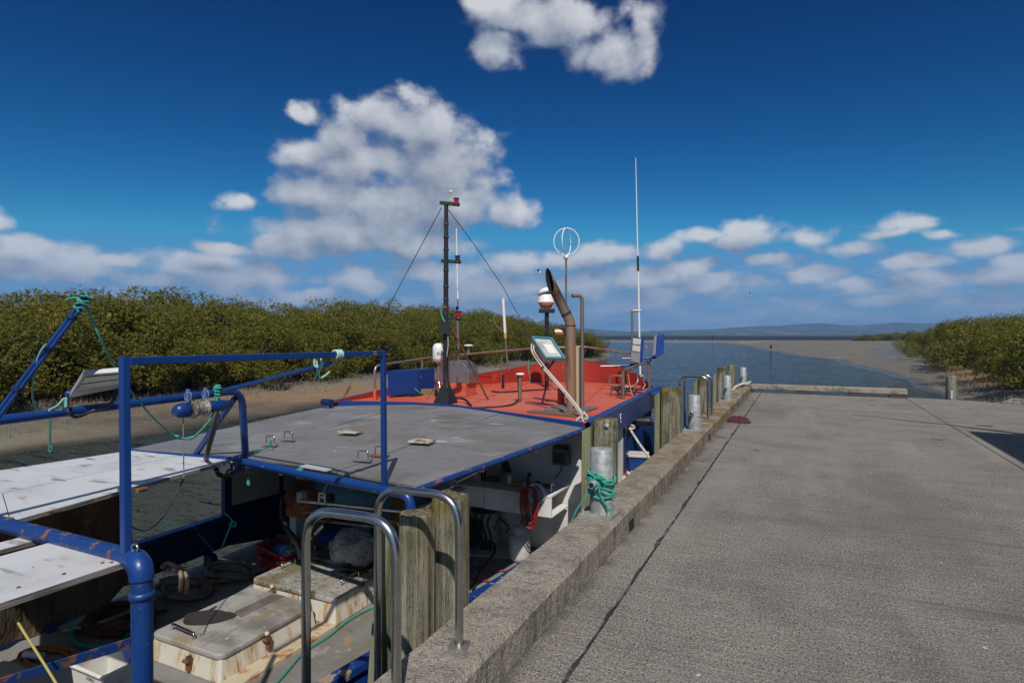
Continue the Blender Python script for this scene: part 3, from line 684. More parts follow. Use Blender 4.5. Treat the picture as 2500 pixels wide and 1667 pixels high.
b = MB(); b.lathe([(.0, 0), (.030, .0), (.030, .006), (.014, .007), (.014, .02), (0, .021)], (-1.77, 5.862, .775), (0, -1, 0), 14); o_w = b.build('washer', MATS['galvanised'], bpy.data.objects['timber_pile.002'])
def bollard(y, top, r, label, x=-1.495, bar=True):
    e = thing('bollard', label, 'bollard', (x, y, KH), 'galvanised bollards on the kerb')
    b = MB(); b.lathe([(r, KH + 0.018), (r, top - 0.006), (r - 0.004, top), (r * 0.5, top + 0.004), (0.0, top + 0.005)], (x, y, 0), n=32); b.build('pipe_body', GALV, e)
    b = MB(); b.box((x - 0.015, y - 0.01, KH + 0.010), (0.285, 0.27, 0.020), 0.02); b.build('base_plate', M('plate_galv', (0.36, 0.345, 0.30), 0.7, 0.4, layers=[dict(c=(0.24, 0.23, 0.19), s=9.0, lo=0.4, hi=0.65)]), e, bevel=0.003)
    for sx, sy in ((-1, -1), (1, -1), (1, 1), (-1, 1)):
        b = MB(); px_, py_ = x - 0.015 + sx * 0.108, y - 0.01 + sy * 0.10
        b.cyl((px_, py_, KH + 0.0205), (px_, py_, KH + 0.037), 0.017, n=6); b.cyl((px_, py_, KH + 0.037), (px_, py_, KH + 0.060), 0.009, n=8); b.build('bolt', GALV, e)
    zb = KH + (top - KH) * 0.52
    b = MB(); p0, p1 = V((x - 0.02, y - r - 0.115, zb)), V((x + 0.01, y + r + 0.10, zb))
    ro, ri_ = 0.0285, 0.021; d_ = (p1 - p0).normalized()
    b.lathe([(ri_, 0.05), (ri_, 0.0), (ro, 0.0005), (ro, (p1 - p0).length)], p0, d_, 16, smooth=False)
    cb_ = b.build('cross_bar', GALV, e); b = MB(); b.lathe([(ri_ * 1.04, 0), (0.001, 0.0002)], p0 - d_ * 0.001, d_, 16); b.build('bore_shade', M('bore_shade_black', (.005, .005, .005), .9), cb_)  # black disc over the bar end paints the dark of its hollow
    return e
bollard(4.80, 0.755, 0.094, 'galvanised bollard wound with teal rope, the nearest of the row')
bollard(9.62, 0.760, 0.094, 'galvanised bollard standing inside the far pair of handrail hoops')
bollard(14.25, 0.780, 0.094, 'galvanised bollard on the ochre kerb, third along the row')
bollard(18.35, 0.760, 0.094, 'galvanised bollard at the wharf corner with white rope at its foot')

# teal mooring line round the first bollard
b = MB(); rr = random.Random(4); bx0, by0 = -1.495, 4.80; pts = []
for k in range(7 * 14):
    a = k / 14 * 2 * math.pi; tt = k / 98
    pts.append(V((bx0 + (0.107 + 0.009 * math.sin(a * 0.37 + 1)) * math.cos(a + 2.2), by0 + (0.107 + 0.009 * math.sin(a * 0.37 + 1)) * math.sin(a + 2.2), 0.46 + 0.085 * math.sin(tt * 9.5) * (1 - 0.25 * tt) + 0.035 * math.sin(a + 0.6) + 0.02 * math.sin(2.3 * a))))
b.tube(pts, 0.0105, 6)
b.tube(crom([V((bx0 - 0.10, by0 - 0.10, 0.52)), V((bx0 - 0.035, by0 - 0.145, 0.53)), V((bx0 + 0.02, by0 - 0.13, 0.485)), V((bx0 - 0.02, by0 - 0.155, 0.44)), V((bx0 - 0.07, by0 - 0.135, 0.46)), V((bx0 + 0.01, by0 - 0.15, 0.55)), V((bx0 + 0.06, by0 - 0.12, 0.50))], 6), 0.009, 6)
b.tube(crom([V((bx0 + 0.02, by0 - 0.13, 0.455)), V((bx0 + 0.035, by0 - 0.118, 0.38)), V((bx0 + 0.075, by0 - 0.10, 0.31)), V((bx0 + 0.10, by0 - 0.09, 0.26)), V((bx0 + 0.097, by0 - 0.13, 0.225))], 6), 0.009, 6)
b.tube(crom([V((bx0 - 0.03, by0 - 0.15, 0.46)), V((bx0 - 0.09, by0 - 0.16, 0.37)), V((bx0 - 0.155, by0 - 0.17, 0.27)), V((bx0 - 0.215, by0 - 0.16, 0.15)), V((-1.95, by0 - 0.02, -0.2)), V((-2.2, 5.0, -0.42))], 6), 0.0085, 6)
tag(b.build('mooring_rope', TEAL, base=(bx0, by0, 0.4)), 'teal mooring rope wound round the nearest bollard with its tail over the edge', 'rope')
# white line at the corner bollard
b = MB()
b.tube(crom([V((-1.60, 18.25, 0.26)), V((-1.38, 18.2, 0.30)), V((-1.30, 18.25, 0.36)), V((-1.36, 18.45, 0.32)), V((-1.6, 18.5, 0.27))], 6), 0.033, 8)
b.tube(crom([V((-1.45, 18.2, 0.31)), V((-1.62, 17.7, 0.26)), V((-1.69, 16.9, 0.12)), V((-1.80, 16.2, -0.1)), V((-1.92, 15.6, -0.6))], 6), 0.036, 8)
tag(b.build('mooring_rope', WROPE, base=(-1.5, 18.2, 0.25)), 'white mooring rope looped at the foot of the corner bollard', 'rope')

def ladder(y0, y1, tops, label):
    e = thing('wharf_ladder', label, 'ladder', (-1.72, (y0 + y1) / 2, KH), 'ladders with steel hoops')
    for y, zt in ((y0, tops[0]), (y1, tops[1])):
        b = MB(); b.tube(fillet([V((-1.475, y, KH + 0.004)), V((-1.478, y, zt)), V((-1.965, y, zt - 0.012)), V((-1.955, y, -1.7))], 0.155, 9), 0.0205, 16)
        b.build('handrail', STEEL, e)
        b = MB(); b.box((-1.475, y, KH + 0.0045), (0.095, 0.095, 0.008), 0.35); b.build('base_plate', M('stained_plate', (0.42, 0.40, 0.37), 0.4, 0.8, layers=[dict(c=(0.25, 0.13, 0.06), s=20.0, lo=0.6, hi=0.7)]), e)
        b = MB(); b.cyl((-1.477, y, KH + 0.009), (-1.477, y, KH + 0.022), 0.025, n=16); b.build('collar', STEEL, e)
    for k in range(6):
        z = -0.42 - k * 0.28; b = MB(); b.cyl((-1.956, y0, z), (-1.956, y1, z), 0.014, n=10); b.build('rung', STEEL, e)
    return e
ladder(1.975, 2.47, (0.945, 0.925), 'ladder with two tall stainless handrail hoops rising over the nearest kerb')
ladder(11.0, 11.52, (0.965, 0.96), 'ladder with stainless handrail hoops beside the second bollard, farther along the kerb')

# maroon sack lying across the joint
SACK = M('sack_cloth', (0.10, 0.016, 0.030), 0.6, layers=[dict(c=(0.10, 0.02, 0.035), s=9.0, lo=0.45, hi=0.62), dict(c=(0.17, 0.06, 0.08), s=14.0, lo=0.62, hi=0.72), dict(c=(0.09, 0.02, 0.06), s=3.0, lo=0.45, hi=0.6)], bump=[dict(s=16.0, lo=0.3, hi=0.7, dist=0.03)])
me_b = MB(); n1_, n2_ = 22, 12; vs = []
for side in (1, -1):
    for i in range(n1_):
        for j in range(n2_):
            u, v = i / (n1_ - 1) * 2 - 1, j / (n2_ - 1) * 2 - 1
            hgt = (1 - abs(u) ** 3.2) ** 0.6 * (1 - abs(v) ** 2.6) ** 0.6
            wob2 = mnoise.noise(V((u * 2.5, v * 2.5, 3.0))) * 0.028 * hgt + mnoise.noise(V((u * 6, v * 6, 1.0))) * 0.012 * hgt
            pin = 1 - 0.10 * v * v * (1 - abs(u)); xx, yy = u * 0.215 * pin, v * 0.13 * (1 - 0.12 * u * u)
            vs.append((xx, yy, 0.006 + (0.120 * hgt * (1 - 0.25 * (u > 0) * u) + wob2 if side > 0 else 0.0)))
fs = []
for s_ in range(2):
    o = s_ * n1_ * n2_
    for i in range(n1_ - 1):
        for j in range(n2_ - 1):
            q = (o + i * n2_ + j, o + (i + 1) * n2_ + j, o + (i + 1) * n2_ + j + 1, o + i * n2_ + j + 1); fs.append(q if s_ == 0 else q[::-1])
mtx = Matrix.Rotation(-0.12 + 0.0, 3, 'Z'); cen = P(1803, 1028, 0.03)
me_b.add([V((cen.x, cen.y + 0.05, 0)) + mtx @ V(p) for p in vs], fs, True)
tag(me_b.build('sack', SACK, base=(cen.x, cen.y, 0)), 'crumpled maroon sack lying on the concrete across the joint', 'sack')

# lone round post past the end of the slab
pp = P(2325, 977, 0.0); e = thing('timber_post', 'round grey timber post with a small tag standing beyond the slab edge', 'post', (pp.x + 0.02, 19.45, -1.2))
bx_ = pp.x + 0.08
b = MB(); b.lathe([(0.122, -1.2), (0.118, 0.2), (0.116, 0.56), (0.108, 0.60), (0.05, 0.615), (0.0, 0.618)], (bx_, 19.5, 0), n=20); b.build('shaft', M('post_timber', (0.21, 0.20, 0.145), 0.9, layers=[dict(c=(0.12, 0.11, 0.075), s=3.0, lo=0.42, hi=0.65, st=(6, 6, 0.6)), dict(c=(0.28, 0.27, 0.22), s=4.0, lo=0.55, hi=0.7, st=(4, 4, 0.5))], bump=[dict(s=6.0, lo=0.3, hi=0.7, st=(9, 9, 0.4), dist=0.006)]), e)
b = MB(); b.box((bx_ - 0.005, 19.375, 0.105), (0.055, 0.008, 0.22)); b.build('tag_plate', M('tag_white', (0.52, 0.56, 0.58), 0.5, layers=[dict(c=(0.12, 0.25, 0.36), s=40.0, lo=0.52, hi=0.58)]), e)

# grass verge and a rock where the slab meets the shore
b = MB(); b.slab([V((4.1, 19.1, -0.12)), V((4.9, 18.5, -0.07)), V((5.6, 17.3, -0.06)), V((6.6, 15.4, -0.05)), V((8.4, 11.6, -0.05)), V((14, 10, -0.05)), V((14, 19.5, -0.3)), V((9, 21, -0.6)), V((5.2, 20.3, -0.5))], 0.9, (0, 0, 1))
tag(b.build('verge', M('verge_soil', (0.11, 0.085, 0.055), 0.95, layers=[dict(c=(0.06, 0.085, 0.02), s=2.0, lo=0.42, hi=0.58)])), kind='structure')
r = np.random.default_rng(9); n = 9000
gx, gy = r.uniform(4.6, 11, n), r.uniform(11, 20.3, n); kp = (gx - 4.6) * 1.0 + (gy - 18.4) * 0.52 > 0.15; gx, gy = gx[kp], gy[kp]; n = len(gx)
gz = np.where(gy > 18.8, -0.12 - (gy - 18.8) * 0.2, -0.06); ga = r.uniform(0, 6.28, n); gh = r.uniform(0.05, 0.15, n)
vs = np.stack([np.stack([gx + 0.008 * np.cos(ga), gy + 0.008 * np.sin(ga), gz], -1), np.stack([gx - 0.008 * np.cos(ga), gy - 0.008 * np.sin(ga), gz], -1), np.stack([gx + r.normal(0, .04, n), gy + r.normal(0, .04, n), gz + gh], -1)], 1).reshape(-1, 3)
tag(npmesh('grass', vs, np.arange(3 * n).reshape(-1, 3), M('grass', (0.085, 0.125, 0.022), 0.7, layers=[dict(c=(0.13, 0.12, 0.04), s=3.0, lo=0.45, hi=0.65)])), kind='stuff')
def rock(c, r_, seed, label):
    bm = bmesh.new(); bmesh.ops.create_icosphere(bm, subdivisions=3, radius=1)
    for v in bm.verts:
        d_ = 1 + 0.35 * mnoise.noise(v.co * 1.3 + V((seed, 0, 0))) + 0.1 * mnoise.noise(v.co * 4 + V((seed, 3, 0)))
        v.co = V((v.co.x * r_[0], v.co.y * r_[1], v.co.z * r_[2])) * d_
    me = bpy.data.meshes.new('rock'); bm.to_mesh(me); bm.free(); o = bpy.data.objects.new('rock', me); C.objects.link(o); o.location = c
    me.materials.append(M('rock', (0.21, 0.20, 0.17), 0.9, layers=[dict(c=(0.12, 0.12, 0.085), s=5.0, lo=0.4, hi=0.65)], bump=[dict(s=8.0, lo=0.3, hi=0.7, dist=0.03)]))
    return tag(o, label, 'rock')
rock(P(2482, 984, 0.0) + V((0.15, 0.35, -0.02)), (0.36, 0.26, 0.13), 2.0, 'pale rock half sunk in the grass at the end of the slab')

# the wharf shed and jib that throw the shadows at the right of the deck
e = thing('wharf_shed', 'wharf shed with a flat roof and loading jib beside the deck', 'shed', (7.0, 4.0, 0))
SHED = M('shed_wall', (0.35, 0.36, 0.34), 0.7, layers=[dict(c=(0.25, 0.25, 0.23), s=2.0, lo=0.4, hi=0.7)])
b = MB(); b.box((8.2, 3.6, 1.95), (5.6, 11.0, 3.9)); b.build('wall', SHED, e)
b = MB(); b.box((7.95, 4.02, 4.02), (7.0, 11.8, 0.12)); b.build('roof', M('shed_roof', (0.3, 0.3, 0.3), 0.5), e)
b = MB(); b.tube([V((3.45, 10.45, 5.5)), V((4.9, 9.62, 5.56)), V((6.2, 8.6, 5.6)), V((7.2, 8.0, 5.6))], [0.03, 0.05, 0.10, 0.12], 8); b.cyl((7.2, 8.0, 4.0), (7.2, 8.0, 5.75), 0.10); b.build('jib', SHED, e)
# ================================================================== THE BOAT
def wear(name, base, chip=(0.30, 0.11, 0.04), chip_lo=0.665, pale=None, rough=0.42, s=9.0, dirt=0.5, spec=0.5):
    L = [dict(c=tuple(c * 0.62 for c in base), s=1.6, lo=0.45, hi=0.75, a=dirt), dict(c=chip, s=s, lo=chip_lo, hi=chip_lo + 0.035, d=8.0, rough=0.85)]
    if pale: L.append(dict(c=pale, s=s * 1.7, lo=0.70, hi=0.73, d=7.0, off=4.0))
    return M(name, base, rough, layers=L, bump=[dict(s=s, lo=chip_lo, hi=chip_lo + 0.05, d=8.0, dist=-0.0015), dict(s=5.0, lo=0.2, hi=0.8, dist=0.003)], spec=spec)
BLUE = wear('blue_paint', (0.006, 0.040, 0.185), pale=(0.42, 0.52, 0.66), chip_lo=0.70, rough=0.36)
BLUE_R = wear('blue_rusty', (0.007, 0.040, 0.175), chip=(0.17, 0.075, 0.045), chip_lo=0.575, pale=(0.40, 0.5, 0.6), s=15.0)
PILB = wear('blue_scuffed', (0.006, 0.040, 0.175), chip=(0.03, 0.06, 0.12), chip_lo=0.60, pale=(0.30, 0.42, 0.52), s=13.0)
NAVY = wear('navy_paint', (0.008, 0.022, 0.075), chip=(0.04, 0.03, 0.03), chip_lo=0.72)
HULLB = wear('hull_blue', (0.007, 0.038, 0.175), chip=(0.30, 0.36, 0.45), chip_lo=0.71, rough=0.35)
ORANGE = M('orange_deck', (0.56, 0.085, 0.038), 0.50, layers=[
    dict(c=(0.55, 0.145, 0.085), s=0.8, lo=0.42, hi=0.62, a=0.85), dict(c=(0.60, 0.062, 0.018), s=1.7, lo=0.56, hi=0.68, off=3.0), dict(c=(0.50, 0.14, 0.09), s=3.0, lo=0.50, hi=0.7, off=8.0, a=0.6),
    dict(c=(0.34, 0.10, 0.06), s=9.0, lo=0.64, hi=0.72, a=0.7), dict(c=(0.70, 0.13, 0.02), s=1.2, lo=0.64, hi=0.67, off=12.0), dict(c=(0.17, 0.06, 0.035), s=2.4, lo=0.60, hi=0.74, st=(1, 0.5, 1), off=17.0, a=0.7), dict(c=(0.62, 0.40, 0.33), s=16.0, lo=0.69, hi=0.73, off=19.0, a=0.6)], bump=[dict(s=2.0, lo=0.2, hi=0.8, dist=0.015), dict(s=60.0, lo=0.3, hi=0.7, dist=0.002)])
RED = M('red_bulwark', (0.33, 0.020, 0.009), 0.5, layers=[dict(c=(0.24, 0.014, 0.007), s=1.5, lo=0.42, hi=0.65), dict(c=(0.42, 0.06, 0.025), s=5.0, lo=0.60, hi=0.70), dict(c=(0.12, 0.04, 0.02), s=4.0, lo=0.64, hi=0.72, st=(2, 2, 0.5), off=5.0)])
ROOF = M('grey_roof_paint', (0.172, 0.168, 0.166), 0.52, layers=[
    dict(c=(0.225, 0.224, 0.228), s=0.9, lo=0.45, hi=0.66), dict(c=(0.135, 0.122, 0.105), s=1.3, lo=0.50, hi=0.68, off=6.0, a=1.0), dict(c=(0.18, 0.13, 0.085), s=2.0, lo=0.54, hi=0.70, off=2.0, a=0.8, yg=(-2.0, 1.5)),
    dict(c=(0.36, 0.36, 0.37), s=1.6, lo=0.60, hi=0.72, st=(1.0, 2.2, 1), off=9.0, d=7.0), dict(c=(0.10, 0.095, 0.09), s=14.0, lo=0.64, hi=0.70, d=6.0, a=0.8), dict(c=(0.55, 0.55, 0.56), s=9.0, lo=0.72, hi=0.74, st=(1, 2, 1), d=6.0, off=3.0)],
    bump=[dict(s=0.9, lo=0.2, hi=0.8, dist=0.05), dict(s=50.0, lo=0.3, hi=0.7, dist=0.001)])
WHITE = M('white_paint', (0.66, 0.66, 0.65), 0.45, layers=[dict(c=(0.45, 0.44, 0.41), s=3.0, lo=0.5, hi=0.72), dict(c=(0.34, 0.17, 0.07), s=6.0, lo=0.70, hi=0.75)])
PANEL = M('white_panel', (0.55, 0.555, 0.565), 0.5, layers=[dict(c=(0.43, 0.435, 0.44), s=1.5, lo=0.45, hi=0.7), dict(c=(0.15, 0.14, 0.13), s=3.0, lo=0.565, hi=0.68, st=(1.0, 3.6, 1), d=8.0, a=0.8), dict(c=(0.42, 0.27, 0.13), s=2.2, lo=0.60, hi=0.70, off=5.0, a=0.75), dict(c=(0.08, 0.07, 0.06), s=42.0, lo=0.715, hi=0.73, d=2.0)])
PLY = M('ply_edge', (0.24, 0.22, 0.20), 0.8, layers=[dict(c=(0.09, 0.08, 0.075), s=3.0, lo=0.45, hi=0.6, st=(1, 1, 30)), dict(c=(0.40, 0.15, 0.04), s=6.0, lo=0.60, hi=0.68)])
RUSTW = M('rust_streaked_white', (0.54, 0.515, 0.445), 0.55, layers=[dict(c=(0.44, 0.33, 0.19), s=3.5, lo=0.48, hi=0.64, st=(3.0, 3.0, 0.35), d=7.0), dict(c=(0.36, 0.15, 0.035), s=6.0, lo=0.56, hi=0.66, st=(3.0, 3.0, 0.30), off=4.0, d=7.0), dict(c=(0.16, 0.06, 0.02), s=11.0, lo=0.66, hi=0.72, d=6.0)])
ALU = M('aluminium_lid', (0.40, 0.39, 0.365), 0.42, 0.15, layers=[dict(c=(0.20, 0.185, 0.16), s=1.6, lo=0.42, hi=0.62, st=(1, 2.2, 1), rough=0.55), dict(c=(0.27, 0.20, 0.12), s=3.0, lo=0.52, hi=0.66, st=(1.4, 0.5, 1), off=4.0, a=0.8, rough=0.7), dict(c=(0.52, 0.50, 0.46), s=18.0, lo=0.64, hi=0.69, st=(1.0, 0.4, 1))], bump=[dict(s=40.0, lo=0.3, hi=0.7, dist=0.001)])
CHECK = M('chequer_plate', (0.42, 0.41, 0.38), 0.40, 0.15, layers=[dict(c=(0.20, 0.17, 0.10), s=2.2, lo=0.42, hi=0.60, rough=0.6), dict(c=(0.105, 0.062, 0.012), s=1.5, lo=0.50, hi=0.58, off=4.0, d=8.0, rough=0.5), dict(c=(0.05, 0.03, 0.008), s=30.0, lo=0.56, hi=0.62, d=6.0, a=0.6)], bump=[dict(k='voro', s=26.0, lo=0.1, hi=0.3, st=(1, 1.3, 1), dist=-0.012)])
DECK = M('work_deck', (0.215, 0.213, 0.200), 0.6, layers=[dict(c=(0.17, 0.155, 0.13), s=1.4, lo=0.42, hi=0.66), dict(c=(0.33, 0.22, 0.12), s=4.5, lo=0.61, hi=0.70, d=8.0, a=0.9), dict(c=(0.13, 0.085, 0.05), s=2.0, lo=0.60, hi=0.72, off=4.0), dict(c=(0.42, 0.42, 0.41), s=3.0, lo=0.62, hi=0.72, off=7.0)], bump=[dict(s=30.0, lo=0.3, hi=0.7, dist=0.002)])
TARP = M('brown_tarp', (0.105, 0.070, 0.034), 0.85, layers=[dict(c=(0.060, 0.040, 0.022), s=2.2, lo=0.42, hi=0.65, st=(1, 1, 0.5)), dict(c=(0.15, 0.10, 0.05), s=5.0, lo=0.58, hi=0.72)], bump=[dict(s=3.0, lo=0.2, hi=0.8, dist=0.05, st=(1, 1, 0.5))])
BLACK = M('black_metal', (0.016, 0.016, 0.017), 0.45, layers=[dict(c=(0.10, 0.06, 0.035), s=8.0, lo=0.62, hi=0.70), dict(c=(0.05, 0.05, 0.05), s=3.0, lo=0.5, hi=0.7)])
OLDST = M('brown_stainless', (0.36, 0.30, 0.25), 0.38, 0.75, layers=[dict(c=(0.25, 0.16, 0.10), s=6.0, lo=0.45, hi=0.65, st=(1, 1, 0.4), rough=0.55)])
EXH = M('exhaust_steel', (0.42, 0.245, 0.15), 0.42, 0.55, layers=[dict(c=(0.38, 0.30, 0.25), s=3.5, lo=0.46, hi=0.66, st=(3, 3, 0.4), rough=0.34), dict(c=(0.20, 0.105, 0.055), s=4.0, lo=0.52, hi=0.70, st=(3, 3, 0.5), off=3.0, rough=0.55), dict(c=(0.012, 0.010, 0.009), s=2.0, lo=0.2, hi=0.5, zg=(3.2, 3.75), rough=0.8)])
SOOT_HOLE = M('soot_hole_black', (0.006, 0.006, 0.006), 0.95)  # exhaust soot, also the painted dark of slots and pipe mouths
PLAS = M('white_plastic', (0.74, 0.74, 0.72), 0.35, layers=[dict(c=(0.55, 0.53, 0.48), s=4.0, lo=0.55, hi=0.75)])
REDL = M('red_lens', (0.35, 0.004, 0.008), 0.12, coat=0.6)
RUST = M('rust', (0.20, 0.075, 0.03), 0.9, layers=[dict(c=(0.09, 0.04, 0.02), s=9.0, lo=0.4, hi=0.65), dict(c=(0.33, 0.13, 0.04), s=14.0, lo=0.58, hi=0.7)])
GREYP = M('grey_plate', (0.15, 0.145, 0.14), 0.6, layers=[dict(c=(0.09, 0.085, 0.08), s=5.0, lo=0.4, hi=0.65)])
LEDY = M('led_strip', (0.50, 0.47, 0.33), 0.35, layers=[dict(c=(0.62, 0.60, 0.48), k='voro', s=34.0, lo=0.15, hi=0.35)])
LEDG = M('led_body', (0.22, 0.22, 0.225), 0.5)

boat = thing('fishing_boat', 'blue fishing boat with orange foredeck and grey canopy moored along the wharf', 'boat', (-4.2, 4.5, WATER_Z))
def part(name, mb, mat, parent=None, **k): return mb.build(name, mat, parent or boat, **k)

# ---- hull ---------------------------------------------------------
ZD, ZG, ZP, ZF = -0.85, -0.30, -0.40, 0.73
DL = [(-5.60, -0.8, -2.85), (-5.80, 1.0, -2.64), (-5.93, 2.4, -2.43), (-5.98, 4.3, -2.15), (-6.05, 5.6, -2.05), (-6.12, 6.7, -2.02), (-6.12, 8.6, -2.08), (-5.92, 9.9, -2.22), (-5.45, 10.8, -2.52), (-4.75, 11.25, -3.1)]
b = MB(); n = len(DL)
for sx in (0, 2):
    top = [V((q[sx], q[1], ZD if i < 5 else 0.1)) for i, q in enumerate(DL)]
    top = [V((q[sx], q[1], ZD - 0.0 if q[1] < 6.5 else ZD + 0.35)) for q in DL]
    bot = [V((q[sx] + (0.30 if sx == 0 else -0.30), q[1] - 0.1, -2.1)) for q in DL]
    fs = [(i, i + 1, i + 1 + n, i + n) for i in range(n - 1)]
    b.add(top + bot, fs if sx == 0 else [f[::-1] for f in fs], True)
b.add([(-5.6, -0.8, ZD), (-2.85, -0.8, ZD), (-3.1, -0.9, -2.1), (-5.3, -0.9, -2.1)], [(0, 1, 2, 3)])
b.add([(-4.75, 11.25, ZD + 0.35), (-3.1, 11.25, ZD + 0.35), (-3.3, 11.0, -2.1), (-4.5, 11.0, -2.1)], [(0, 3, 2, 1)])
part('hull', b, HULLB)
b = MB(); b.add([V((q[0], q[1], ZD)) for q in DL] + [V((q[2], q[1], ZD)) for q in DL], [(i, i + n, i + n + 1, i + 1) for i in range(n - 1)])
part('work_deck', b, DECK)
# starboard bulwark with timber capping
b = MB(); c_ = MB()
st = [q for q in DL if q[1] <= 6.7]
for (a, q) in zip(st[:-1], st[1:]):
    b.hexa([V((a[2] - .05, a[1], ZD)), V((a[2], a[1], ZD)), V((q[2], q[1], ZD)), V((q[2] - .05, q[1], ZD))], [V((a[2] - .05, a[1], ZG)), V((a[2], a[1], ZG)), V((q[2], q[1], ZG)), V((q[2] - .05, q[1], ZG))])
    c_.hexa([V((a[2] - .055, a[1], ZG + .002)), V((a[2] + .03, a[1], ZG + .002)), V((q[2] + .03, q[1], ZG + .002)), V((q[2] - .055, q[1], ZG + .002))], [V((a[2] - .055, a[1], ZG + .045)), V((a[2] + .03, a[1], ZG + .045)), V((q[2] + .03, q[1], ZG + .045)), V((q[2] - .055, q[1], ZG + .045))])
part('starboard_bulwark', b, HULLB); part('gunwale', c_, wear('gunwale', (0.007, 0.038, 0.175), chip=(0.27, 0.21, 0.14), chip_lo=0.57, s=7.0))
# port bulwark, hung clear of the deck so the wash drains under it
b = MB(); c_ = MB(); pt = [q for q in DL if q[1] <= 6.7]
for (a, q) in zip(pt[:-1], pt[1:]):
    b.hexa([V((a[0], a[1], ZD + .11)), V((a[0] + .04, a[1], ZD + .11)), V((q[0] + .04, q[1], ZD + .11)), V((q[0], q[1], ZD + .11))], [V((a[0], a[1], ZP)), V((a[0] + .04, a[1], ZP)), V((q[0] + .04, q[1], ZP)), V((q[0], q[1], ZP))])
    c_.hexa([V((a[0] - .03, a[1], ZP + .002)), V((a[0] + .07, a[1], ZP + .002)), V((q[0] + .07, q[1], ZP + .002)), V((q[0] - .03, q[1], ZP + .002))], [V((a[0] - .03, a[1], ZP + .035)), V((a[0] + .07, a[1], ZP + .035)), V((q[0] + .07, q[1], ZP + .035)), V((q[0] - .03, q[1], ZP + .035))])
part('port_bulwark', b, NAVY); part('bulwark_cap', c_, BLUE)
for yy in (2.9, 3.7, 4.5, 5.3, 6.1):
    b = MB(); xx = -5.93; b.hexa([V((xx, yy - .05, ZD)), V((xx + .16, yy - .04, ZD)), V((xx + .16, yy + .04, ZD)), V((xx, yy + .05, ZD))], [V((xx, yy - .05, ZD + .12)), V((xx + .09, yy - .04, ZD + .12)), V((xx + .09, yy + .04, ZD + .12)), V((xx, yy + .05, ZD + .12))]); part('stanchion_foot', b, NAVY)

# ---- canopy -------------------------------------------------------
fwd = [P(797, 992, .66), P(900, 989, .69), P(1000, 988, .71), P(1110, 993, .72), P(1200, 1006, .72), P(1310, 1024, .71), P(1425, 1044, .69)]
aft = [P(320, 1096, .60), P(440, 1106, .61), P(575, 1113, .625), P(690, 1129, .635), P(800, 1147, .64), P(910, 1168, .635), P(1018, 1188, .63)]
def roof_pt(u, v):
    i = min(int(u * 6), 5); f = u * 6 - i
    a = aft[i].lerp(aft[i + 1], f); q = fwd[i].lerp(fwd[i + 1], f)
    return a.lerp(q, v)
def roof_panel(u0, u1, v0, v1, du=0.0015, dz=0.0):
    b = MB(); m, k = 5, 4; top = []
    for j in range(k):
        for i in range(m):
            u, v = u0 + du + (u1 - u0 - 2 * du) * i / (m - 1), v0 + du + (v1 - v0 - 2 * du) * j / (k - 1)
            p = roof_pt(u, v); s_ = math.sin(math.pi * i / (m - 1)) * math.sin(math.pi * j / (k - 1))
            top.append(p + V((0, 0, dz - 0.008 * s_)))
    lo = [p - V((0, 0, .018)) for p in top]; N = m * k
    fs = [(j * m + i, j * m + i + 1, (j + 1) * m + i + 1, (j + 1) * m + i) for j in range(k - 1) for i in range(m - 1)]
    b.add(top, fs, True); b.add(lo, [f[::-1] for f in fs])
    ring = [i for i in range(m)] + [j * m + m - 1 for j in range(1, k)] + [(k - 1) * m + i for i in range(m - 2, -1, -1)] + [j * m for j in range(k - 2, 0, -1)]
    b.add(top + lo, [(ring[q], ring[q] + N, ring[(q + 1) % len(ring)] + N, ring[(q + 1) % len(ring)]) for q in range(len(ring))])
    return b
us = [0, 0.33, 0.70, 1.0]; vs_ = [0, 0.42, 0.80, 1.0]
for i in range(3):
    for j in range(3):
        part('roof_panel', roof_panel(us[i], us[i + 1], vs_[j], vs_[j + 1], dz=0.003 * ((i + j) % 2)), ROOF)
b = MB()   # beams and lining under the roof
for v in (0.02, 0.3, 0.62, 0.97): b.tube([roof_pt(u, v) - V((0, 0, .055)) for u in (0, .25, .5, .75, 1)], 0.022, 6)
part('roof_beam', b, M('white_under', (0.5, 0.5, 0.48), 0.6))
part('roof_edge_pipe', MB().tube([roof_pt(1.005, v) - V((0, 0, .018)) for v in (0, .2, .4, .6, .8, 1.0)], 0.024, 10), BLUE_R)
part('roof_edge_pipe', MB().tube([roof_pt(-.004, v) - V((0, 0, .016)) for v in (0, .33, .66, 1.0)], 0.018, 8), BLUE)
part('aft_roof_beam', MB().tube([roof_pt(u, -.012) - V((0, 0, .012)) for u in (0, .1, .2, .3, .4)], 0.02, 8), BLUE)
# lifting handles and hinge plates set in the roof
for px, py, up in ((660, 1083, 0), (704, 1072, 0), (886, 1122, 0), (928, 1111, 1)):
    q = P(px, py, .668); b = MB()
    b.tube(fillet([q + V((-.055, 0, 0)), q + V((-.05, 0, .072)), q + V((.05, 0, .075)), q + V((.055, 0, 0))], .018, 4), .006, 6)
    part('lift_handle', b, STEEL)
    b = MB(); b.box(q + V((0, -.01, .0)), (.17, .05, .012), .15); part('handle_plate', b, RUST if up else ROOF)
for px, py in ((856, 1053), (1030, 1076)):
    q = P(px, py, .70); b = MB(); b.box(q, (.22, .16, .016), .12); part('hatch_plate', b, M('hatch_cream', (0.48, 0.42, 0.33), 0.6, layers=[dict(c=(0.16, 0.10, 0.05), s=9.0, lo=0.45, hi=0.6)]), bevel=.003)
b = MB(); b.box(P(775, 1141, .650), (.30, .09, .012), -.1); part('hatch_plate', b, M('hatch_grey', (0.42, 0.44, 0.42), 0.6))

